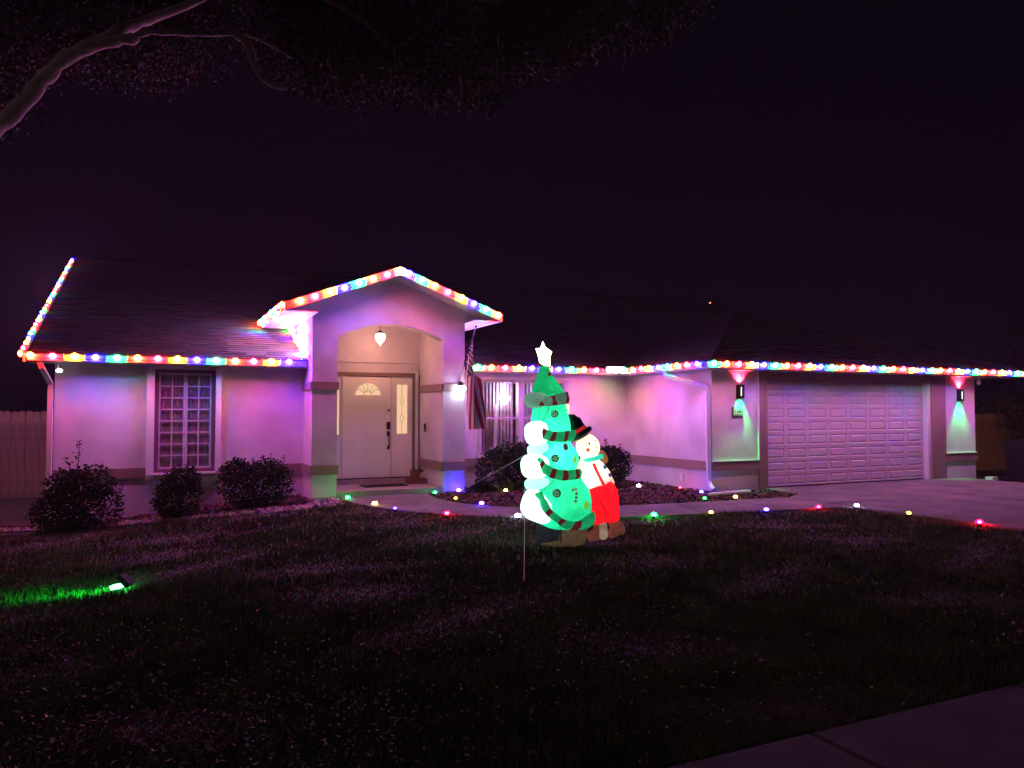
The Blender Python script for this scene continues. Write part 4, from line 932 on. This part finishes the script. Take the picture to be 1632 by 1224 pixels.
stroke(legB, rs_path([(452, 868), (490, 880), (515, 915), (528, 960)], 12), 3, .006, 'seam', SN, 'seam')
stroke(torsoB, rs_path([(455, 812), (500, 806), (550, 796), (580, 790)], 10), 3, .008, 'seam', SN, 'seam')
for cx, cy, e, c in ((440, 640, .9, (1, .85, .65)), (450, 730, 2.2, (1, .9, .75)), (510, 850, 1.4, (1, .5, .4))): lamp('inner_light', 'POINT', lc(cx, cy, SY), e, c, SN, shadow_soft_size=.02)
# second small figure peeping round the tree
PF = thing('inflatable_figure', 'pale face of a small inflatable figure peeping from behind the tree', 'inflatable', (4.38, 7.84, -.02), R(-29))
MB().ell(lc(318, 418, .20), (.060, .07, .095), Matrix.Rotation(R(12), 3, 'Y')).build('head', 's_white', PF, True); MB().limb([lc(318, 470, .24), lc(320, 700, .24), lc(320, 1040, .24)], [.07, .11, .10], 12).build('body', 's_tan', PF, True)
MB().ell(lc(334, 420, .145), (.006, .006, .009)).build('eye', 'seam', PF); MB().limb([lc(320, 385, .2), lc(318, 350, .2)], [.045, .05], 12).build('hat', 't_grey', PF, True)
# guy ropes
def rope(a, b, label):
    a, b = Vector(a), Vector(b); t = thing('guy_rope', label, 'guy rope', b, 0); MB().limb([a - b, (a - b) * .5 + Vector((0, 0, -.02)), Vector((0, 0, .03))], .0035, 5, False).build('cord', 'white_trim', t); MB().limb([(0, 0, .05), (.02, .02, -.06)], .006, 6).build('stake', 'bronze', t)
mw = Matrix.Translation((4.38, 7.84, -.02)) @ Matrix.Rotation(R(-29), 4, 'Z')
rope(mw @ lc(118, 652, 0), (3.04, 10.2, -.02), 'thin cord from the tree back to a stake beside the walk'); rope(mw @ lc(118, 820, -.15), (2.95, 6.08, -.02), 'thin cord from the tree down to a stake in the near lawn')

# ------------------------------------------------------------------ little ground lights
GC = {'g': (.0, 1.0, .06), 'y': (1.0, .66, .06), 'b': (.03, .01, 1.0), 'r': (1.0, .0, .01), 'w': (.60, .52, 1.0)}
GN = {'g': 'green', 'y': 'yellow', 'b': 'blue', 'r': 'red', 'w': 'white'}
gm_ = {}
def ground_light(x, y, c, e, label, size=1.0):
    t = thing('ground_light', label, 'ground light', (x, y, float(ground_z(x, y)) - .02), random.uniform(-.4, .4), 'colored stake lights along the walk and beds')
    MB().limb([(0, 0, -.03), (0, 0, .05)], [.008, .012], 6).build('stake', 'black', t); MB().lathe([(.022, .0), (.036, .015), (.04, .030), (.034, .033)], n=10).build('housing', 'black', t)
    k = (c, e)
    if k not in gm_: gm_[k] = shell(GN[c] + '_lens', GC[c], e * .6)
    l = MB().ell((0, 0, 0), (.034 * size, .034 * size, .024 * size), nu=10, nv=6).build('lens', gm_[k], t, True, loc=(0, 0, .050))
    MB().ell((0, 0, 0), (.018 * size, .018 * size, .012 * size), nu=10, nv=6).build('core', core_m, l, True) if e > 25 else None; return t
for x, y, c, e, lb, s in (
    (3.05, 13.20, 'g', 90, 'green stake light at the left corner of the porch', 1.1), (3.24, 12.15, 'y', 60, 'yellow stake light on the left edge of the walk below the porch', 1.2),
    (3.36, 11.42, 'b', 30, 'dim blue stake light on the left edge of the walk', .8), (3.88, 10.55, 'r', 130, 'red stake light at the bend of the walk, in the lawn', 1.2),
    (4.66, 13.30, 'g', 60, 'green stake light at the foot of the right porch column', .9), (5.19, 13.48, 'b', 260, 'blue stake light shining on the base of the right porch column', 1.2),
    (4.68, 12.30, 'y', 12, 'faint yellow stake light between walk and mulch', .8), (4.80, 11.45, 'b', 160, 'blue stake light on the inner edge of the walk bend', 1.2),
    (5.98, 13.10, 'y', 60, 'pale yellow stake light under the shrubs by the middle window', 1.0), (4.70, 9.88, 'w', 90, 'white stake light left of the inflatable tree', 1.3),
    (8.74, 12.80, 'w', 110, 'white stake light in the mulch by the inner garage wall', 1.1), (9.25, 12.15, 'r', 60, 'red stake light low on the inner garage wall', .8),
    (6.50, 9.14, 'g', 130, 'green stake light right of the inflatable snowman', 1.2), (9.12, 11.35, 'b', 220, 'blue stake light beneath the garage corner downspout', 1.0),
    (8.52, 10.52, 'g', 40, 'green stake light on the mulch edge before the downspout', .8), (9.12, 10.44, 'y', 40, 'yellow stake light in front of the drain pipe', 1.0),
    (8.38, 8.92, 'b', 110, 'blue stake light on the lawn edge of the straight walk', 1.1), (7.42, 9.02, 'y', 22, 'dim yellow stake light on the lawn edge right of the green one', .9),
    (9.34, 8.82, 'r', 110, 'red stake light on the lawn edge near the driveway', 1.1), (10.02, 8.70, 'w', 60, 'white stake light where the walk meets the driveway', 1.0),
    (9.98, 7.75, 'y', 10, 'faint yellow stake light on the driveway edge', .9), (10.02, 6.72, 'r', 220, 'bright red stake light nearest on the driveway edge', 1.2)):
    ground_light(x, y, c, e, lb, s)
# green flood light in the lawn, throwing its beam left
gx, gy = -.24, 8.26; gz_ = float(ground_z(gx, gy))
gf = thing('green_flood_light', 'bright green flood light lying in the left lawn shining leftward', 'flood light', (gx, gy, gz_), R(-25))
MB().obox((.03, 0, .085), (.018, 0, .018), (0, .055, 0), (-.045, 0, .045)).build('housing', 'black', gf); MB().limb([(.02, 0, .06), (.0, 0, -.05)], .010, 6).build('stake', 'black', gf)
MB().obox((.010, 0, .072), (.004, 0, .004), (0, .048, 0), (-.040, 0, .040)).build('lens', emit('green_flood_lens', (.03, 1.0, .18), 160), gf)
MB().obox((-.035, -.035, .035), (.045, 0, .008), (0, .045, .0), (-.008, 0, .018)).build('lamp_face', emit('green_flood_glow', (.22, 1.0, .45), 5), gf)
u = lamp('flood_beam', 'SPOT', (-.05, 0, .12), 95, (.0, 1.0, .06), gf, spot_size=R(66), spot_blend=1.0, shadow_soft_size=.03); u.rotation_euler = Vector((-1, -.02, -.55)).to_track_quat('-Z', 'Y').to_euler()
u = lamp('flood_up_beam', 'SPOT', (-.05, 0, .16), 60, (.25, 1.0, .12), gf, spot_size=R(55), spot_blend=.8, shadow_soft_size=.03); u.rotation_euler = Vector((-1, -.5, 1.0)).to_track_quat('-Z', 'Y').to_euler()

# ------------------------------------------------------------------ shrubs
def foliage(clumps, n, ls, seed, lsz=.6, shell=.55):
    r = np.random.default_rng(seed); C_ = np.array([c[:3] for c in clumps]); Rr = np.array([c[3:6] for c in clumps]); wgt = (Rr[:, 0] * Rr[:, 1] * Rr[:, 2]) ** (2 / 3); wgt /= wgt.sum()
    k = r.choice(len(clumps), n, p=wgt); d = r.normal(size=(n, 3)); d /= np.linalg.norm(d, axis=1)[:, None]; rad = shell + (1.04 - shell) * r.uniform(0, 1, n) ** .7 + np.abs(r.normal(0, .10, n))
    P = C_[k] + d * Rr[k] * rad[:, None]; a = r.normal(size=(n, 3)) * [1, 1, lsz] + d * .6; a /= np.linalg.norm(a, axis=1)[:, None]; b = np.cross(a, r.normal(size=(n, 3))); b /= np.linalg.norm(b, axis=1)[:, None]
    L = (ls * r.uniform(.6, 1.4, n))[:, None]; V = np.stack([P - a * L * .3, P + b * L * .42 + a * L * .3, P + a * L, P - b * L * .42 + a * L * .3], 1).reshape(-1, 3); return V, np.arange(4 * n).reshape(-1, 4)
def shrub(x, y, clumps, n, ls, label, seed, sprigs=(), group='shrubs in the beds against the house'):
    t = thing('shrub', label, 'shrub', (x, y, float(ground_z(x, y)) - .02), 0, group); V, F = foliage([(c[0], c[1], c[2], c[3] * 1.06, c[4], c[5] * 1.05) for c in clumps], int(n * 1.5), ls * .78, seed)
    rr = random.Random(seed); mb = MB()
    for c in clumps: mb.limb([(c[0] * .15, c[1] * .15, -.02), (c[0] * .6, c[1] * .6, c[2] * .5), (c[0], c[1], c[2])], [.022, .014, .008], 6)
    for sp in sprigs:
        b, e = Vector(sp[0]), Vector(sp[1]); mb.limb([b, b.lerp(e, .5) + Vector((.02, 0, 0)), e], [.01, .007, .004], 5); m_ = int(sp[2]); vv = []
        for q in range(m_):
            s_ = rr.uniform(.15, 1.0); side_ = Vector((rr.uniform(-1, 1), rr.uniform(-1, 1), rr.uniform(.0, .9))).normalized(); p = b.lerp(e, s_) + side_ * rr.uniform(.0, sp[3]) * (1.15 - s_); w_ = side_.cross(Vector((0, 0, 1))).normalized() * ls * .4; vv += [p, p + side_ * ls * .5 + w_, p + side_ * ls, p + side_ * ls * .5 - w_]
        V = np.vstack([V, np.array([tuple(v) for v in vv])])
    mb.build('stem', 'stem', t); F = np.arange(len(V)).reshape(-1, 4); tri_cloud('foliage', V, F, 'leaf', t); return t
shrub(-1.02, 13.85, [(0, 0, .42, .36, .34, .42), (-.26, .05, .32, .30, .30, .34), (.30, 0, .30, .28, .28, .34), (.15, 0, .72, .30, .25, .25), (-.15, 0, .66, .30, .25, .25), (-.40, .15, .22, .26, .25, .24)], 3600, .055, 'large loose dark shrub with tall sprigs at the left end of the house', 21, [((-.08, 0, .75), (-.02, 0, 1.38), 34, .16), ((.22, 0, .7), (.30, 0, 1.05), 14, .08), ((.5, 0, .5), (.62, 0, .72), 10, .06), ((-.1, 0, .8), (-.22, 0, 1.12), 14, .08)])
shrub(.40, 13.55, [(0, 0, .36, .31, .28, .34), (.06, 0, .60, .26, .22, .20), (-.14, 0, .3, .22, .2, .26)], 2200, .05, 'small rounded dark shrub under the left window', 22, [((.1, 0, .6), (.14, 0, .86), 8, .05)])
shrub(1.50, 13.42, [(-.22, 0, .42, .30, .28, .34), (.2, 0, .42, .33, .28, .34), (0, 0, .38, .35, .3, .34), (-.28, 0, .60, .22, .2, .2), (.28, 0, .60, .24, .2, .18), (.48, 0, .40, .2, .2, .28)], 4200, .045, 'clipped boxy dark shrub between the left window and the porch', 23, [((.25, 0, .7), (.30, 0, .9), 8, .05), ((.0, 0, .7), (.02, 0, .84), 6, .04), ((.45, 0, .6), (.52, 0, .86), 7, .05)])
shrub(6.35, 13.85, [(-.25, 0, .36, .34, .3, .36), (.2, 0, .40, .36, .3, .36), (.6, 0, .42, .38, .3, .38), (.0, 0, .66, .30, .2, .18), (.45, 0, .70, .28, .2, .18)], 3600, .06, 'wide leafy shrub below the left half of the middle window', 24, [((.2, 0, .7), (.22, 0, 1.02), 16, .09), ((.0, 0, .7), (-.08, 0, .96), 12, .08), ((-.3, 0, .5), (-.42, 0, .76), 10, .07), ((.55, 0, .7), (.62, 0, 1.0), 14, .08)])
shrub(7.75, 13.75, [(-.2, 0, .40, .4, .3, .38), (.25, 0, .38, .36, .3, .36)], 2600, .06, 'leafy shrub hidden behind the inflatable under the middle window', 25)
shrub(8.42, 13.45, [(0, 0, .40, .36, .3, .36), (.25, 0, .42, .26, .25, .30), (-.25, 0, .48, .28, .25, .28), (.08, 0, .62, .24, .2, .16)], 3000, .055, 'dark bushy shrub beside the inner corner of the garage wall', 26, [((-.02, 0, .65), (-.06, 0, .98), 18, .10), ((.26, 0, .6), (.30, 0, .84), 10, .05), ((-.1, 0, .6), (-.22, 0, .92), 8, .05)])
# low leafy border plants lit by the yellow stake light
for i, (x, y, lb) in enumerate(((5.55, 13.3, 'low leafy plant nearest the right porch column'), (5.78, 13.38, 'low leafy plant left of the pale yellow stake light'), (6.25, 13.32, 'low leafy plant right of the pale yellow stake light'), (6.6, 13.3, 'low leafy plant in front of the wide shrub'))):
    t = thing('border_plant', lb, 'plant', (x, y, -.03), 0, 'low border plants before the middle window'); V, F = foliage([(0, 0, .10, .13, .11, .11)], 90, .10, 40 + i, shell=.1); tri_cloud('foliage', V, F, 'border_leaf' if 'border_leaf' in M else 'leaf', t, None)

# ------------------------------------------------------------------ fences, bin, block
def fence(name, label, x0, x1, Y, zb, zt, wv=.14, gap=.006):
    t = thing(name, label, 'fence', (x0, Y, zb)); n = int(abs(x1 - x0) / wv); rr = random.Random(5); me = None
    mb = MB(); h = zt - zb; w2 = wv - gap
    mb.prism([(0, 0), (w2, 0), (w2, h - .03), (w2 - .03, h), (.03, h), (0, h - .03)], 0, .018); base = mb.build('picket', 'fence', t)
    for k in range(n):
        o = base if k == 0 else base.copy()
        if k: col.objects.link(o); o.parent = t
        o.location = (k * wv, rr.uniform(-.003, .003), rr.uniform(-.012, .012)); o.rotation_euler = (0, rr.uniform(-.006, .006), 0)
    for z in (.3, h - .35): MB().box(0, n * wv, .022, .06, z, z + .09).build('rail', 'fence', t)
    for k in range(0, n, 17): MB().box(k * wv, k * wv + .09, .062, .15, -.1, h - .05).build('post', 'fence', t)
    return t
fence('wooden_fence', 'dark wooden board fence left of the house', -11.5, -1.48, 19.9, -.40, 1.50)
fence('wooden_fence', 'weathered board fence lit yellow to the right of the garage', 17.1, 26.5, 14.3, -.35, 1.42, .19, .012)
bn = thing('wheelie_bin', 'black wheeled rubbish bin at the right edge beside the fence', 'bin', (18.50, 11.30, -.19), R(-10))
mb = MB(); b0, b1 = .23, .29; mb.add([(-b0, -b0, .05), (b0, -b0, .05), (b0, b0, .05), (-b0, b0, .05), (-b1, -b1, .95), (b1, -b1, .95), (b1, b1, .95), (-b1, b1, .95)], [(0, 3, 2, 1), (4, 5, 6, 7), (0, 1, 5, 4), (1, 2, 6, 5), (2, 3, 7, 6), (3, 0, 4, 7)]).build('body', 'bin', bn)
MB().obox((0, -.01, .985), (.31, 0, 0), (0, .32, 0), (0, 0, .03)).build('lid', 'bin', bn)
for s in (-1, 1): MB().limb([(s * .24, .24, .09), (s * .30, .24, .09)], .09, 12).build('wheel', 'black', bn)
MB().limb([(-.2, .33, .93), (.2, .33, .93)], .015, 8).build('handle', 'bin', bn)
bl = MB().obox((17.42, 11.38, -.10), (.09, 0, 0), (0, .09, 0), (0, 0, .10)).limb([(17.5, 11.4, -.04), (17.95, 11.6, -.06)], .03, 8).build('concrete_block', 'white_trim'); tag(bl, 'small white block with pipe on the ground right of the garage pier', 'block')
# neighbour-side wall lamp on the hidden flank of the garage; it lights the fence
wlp = thing('side_wall_lamp', 'amber lamp on the right flank of the garage shining on the fence', 'wall lamp', (17.06, 13.0, 2.05))
MB().box(0, .05, -.05, .05, -.06, .08).build('bracket', 'bronze', wlp); MB().ell((.09, 0, -.02), (.04, .04, .06)).build('shade', emit('amber_glow', (1, .55, .12), 3), wlp, True)
u = lamp('amber_light', 'SPOT', (.16, .05, -.02), 260, (1.0, .38, .08), wlp, spot_size=R(34), spot_blend=.6, shadow_soft_size=.05); u.rotation_euler = Vector((4.6, 1.2, -1.25)).to_track_quat('-Z', 'Y').to_euler()

# ------------------------------------------------------------------ trees
def leafcloud(name, clumps, n, ls, m, parent, seed, hang=.5):
    V, F = foliage(clumps, n, ls, seed, lsz=1.6, shell=.05); return tri_cloud(name, V, F, m, parent)
# street oak arching over the lawn, trunk just outside the left of the view
oak = thing('oak_tree', 'large oak reaching its branches over the lawn from the upper left', 'tree', tuple(lot(-5.3, 5.6, -.05)))
oo = Vector(oak.location)
f = 1226.0
def sky_pt(px, py, Z): return lot((px - 816) / f * Z, Z, 1.52 + (654 - py) / f * Z) - oo
MB().limb([(0, 0, -.2), (.03, .02, .6), (-.03, .05, 1.8), (.05, .05, 2.8), (.1, .1, 3.3)], [.48, .36, .31, .32, .28], 16).build('trunk', 'bark', oak, True)
def branch(pts, r0, r1, name='branch', j=.02):
    P = [Vector(p) for p in pts]; P = [Vector(p) for p in catmull([tuple(p) for p in P], 5)]; rr = random.Random(len(pts) * 7); P = [p + Vector((rr.uniform(-j, j), rr.uniform(-j, j), rr.uniform(-j, j))) * (.4 if 0 < i < len(P) - 1 else 0) for i, p in enumerate(P)]
    n = len(P); return MB().limb(P, [(r0 + (r1 - r0) * i / (n - 1)) * (1 + .10 * math.sin(i * 1.7) + .06 * math.sin(i * 4.1)) for i in range(n)], 10, True).build(name, 'bark', oak, True)
branch([(.1, .1, 3.1), sky_pt(-70, 225, 6.0), sky_pt(-12, 192, 6.2), sky_pt(35, 148, 6.3), sky_pt(70, 105, 6.4), sky_pt(115, 72, 6.5), sky_pt(165, 58, 6.6), sky_pt(205, 52, 6.7)], .085, .045)
branch([sky_pt(198, 56, 6.7), sky_pt(222, 42, 6.7), sky_pt(270, 42, 6.8), sky_pt(330, 45, 6.9), sky_pt(375, 44, 7.0), sky_pt(400, 50, 7.05), sky_pt(430, 66, 7.1), sky_pt(458, 84, 7.2)], .032, .008, j=.008)
branch([sky_pt(370, 45, 7.0), sky_pt(388, 62, 7.0), sky_pt(398, 92, 7.0), sky_pt(412, 116, 7.0), sky_pt(432, 130, 7.05), sky_pt(450, 133, 7.1)], .040, .018, j=.008)
branch([sky_pt(120, 70, 6.5), sky_pt(180, 40, 6.7), sky_pt(215, 26, 6.9), sky_pt(290, -4, 7.2), sky_pt(420, -50, 7.6), sky_pt(650, -30, 8.4), sky_pt(800, 20, 8.8)], .06, .02)
branch([sky_pt(420, -50, 7.6), sky_pt(560, 10, 7.9), sky_pt(620, 80, 8.1)], .04, .01); branch([(.1, .1, 3.2), (.5, -.4, 4.6), (1.6, .2, 6.6), (3.6, 1.2, 7.8)], .2, .05)
branch([sky_pt(650, -30, 8.4), sky_pt(860, 0, 8.6), sky_pt(1010, 20, 8.8)], .03, .008)
rr = random.Random(9); cl = []
for px, py, r_ in ((470, 60, .5), (510, 95, .42), (560, 105, .42), (610, 88, .48), (655, 100, .42), (700, 110, .38), (745, 120, .36), (772, 150, .20), (800, 70, .42), (850, 60, .42), (885, 62, .34), (935, 42, .34), (985, 20, .36), (1030, 30, .28), (1060, 0, .34), (1050, 50, .14), (1090, -30, .4), (900, 0, .5), (820, 0, .6), (720, 30, .7), (620, 20, .7), (520, 20, .6), (455, -5, .4), (380, -60, .5), (300, -30, .3), (230, -10, .4), (150, 0, .4), (60, 20, .5), (0, 60, .5), (-60, 120, .6), (100, -60, .6), (300, -90, .7), (500, -90, .8), (700, -90, .8), (900, -100, .8), (-120, 0, .8), (-30, 175, .16)):
    Zc = 7.6 + .9 * rr.random() + (px > 450) * .4; p = sky_pt(px, py, Zc); cl.append((p.x, p.y, p.z, r_ * 1.05, r_ * 1.2, r_))
for i in range(26):
    a = rr.uniform(0, 6.28); q = rr.uniform(.5, 4.5); cl.append((math.cos(a) * q + .5, math.sin(a) * q - .2, rr.uniform(5.6, 7.6), rr.uniform(.6, 1), rr.uniform(.6, 1), rr.uniform(.45, .8)))
leafcloud('crown', cl, 170000, .036, 'oak_leaf', oak, 31)
# hanging twigs along the lower edge of the crown
mb = MB()
for k in range(45):
    c = cl[rr.randrange(0, 18)]; p = Vector((c[0] + rr.uniform(-1, 1) * c[3], c[1] + rr.uniform(-1, 1) * c[4], c[2] - c[5] * rr.uniform(.2, .9))); l = rr.uniform(.05, .16)
    mb.limb([p + Vector((0, 0, .2)), p, p + Vector((rr.uniform(-.05, .05), rr.uniform(-.05, .05), -l))], [.005, .004, .002], 4, False)
mb.build('twigs', 'bark', oak, kind='stuff')
# dark trees behind and right of the garage
def tree(x, y, h, r_, label, seed, n=9000):
    t = thing('background_tree', label, 'tree', (x, y, -.2)); rr = random.Random(seed); MB().limb([(0, 0, 0), (.05, 0, h * .35), (0, .1, h * .7)], [.16, .12, .05], 8).build('trunk', 'bark', t, True)
    c_ = [(rr.uniform(-1, 1) * r_ * .7, rr.uniform(-1, 1) * r_ * .7, h * rr.uniform(.3, .95), r_ * rr.uniform(.3, .55), r_ * rr.uniform(.3, .55), r_ * rr.uniform(.25, .45)) for _ in range(16)]
    mb = MB(); 
    for q in c_[:8]: mb.limb([(0, 0, h * .3), (q[0] * .5, q[1] * .5, q[2] * .7), q[:3]], [.05, .03, .01], 5)
    mb.build('branches', 'bark', t); V, F = foliage(c_, n, .09, seed, shell=.2); tri_cloud('crown', V, F, 'leaf', t); return t
tree(23.6, 13.9, 3.6, 1.9, 'dark leafy tree overhanging the fence right of the garage', 51)
tree(25.5, 17.5, 4.2, 2.0, 'tall dark tree behind the right fence', 52)
tree(-7.5, 23.5, 3.2, 1.5, 'low dark tree behind the left fence', 53, 5000)
# the tiny red light above the roofs
t = thing('roof_beacon', 'tiny red light above the dark garage roof', 'light', (13.6, 16.5, 4.10)); MB().limb([(0, 0, 0), (0, 0, .30)], .008, 6).build('mast', 'black', t); MB().ell((0, 0, .32), (.022, .022, .018)).build('bulb', emit('beacon_red', (1, .12, .06), 6), t, True)

# ------------------------------------------------------------------ added volume, stands in for lens glow round the lights
hz = MB().box(-26, 44, -4, 42, -1.4, 9.6); m = bpy.data.materials.new('glow_haze'); m.use_nodes = True; n = m.node_tree
n.nodes.remove(n.nodes['Principled BSDF']); v = n.nodes.new('ShaderNodeVolumePrincipled'); v.inputs['Color'].default_value = (.9, .9, .95, 1)
v.inputs['Density'].default_value = .0010; v.inputs['Anisotropy'].default_value = 0.0
n.links.new(v.outputs[0], n.nodes['Material Output'].inputs['Volume']); hz.build('glow_haze', m, kind='stuff')
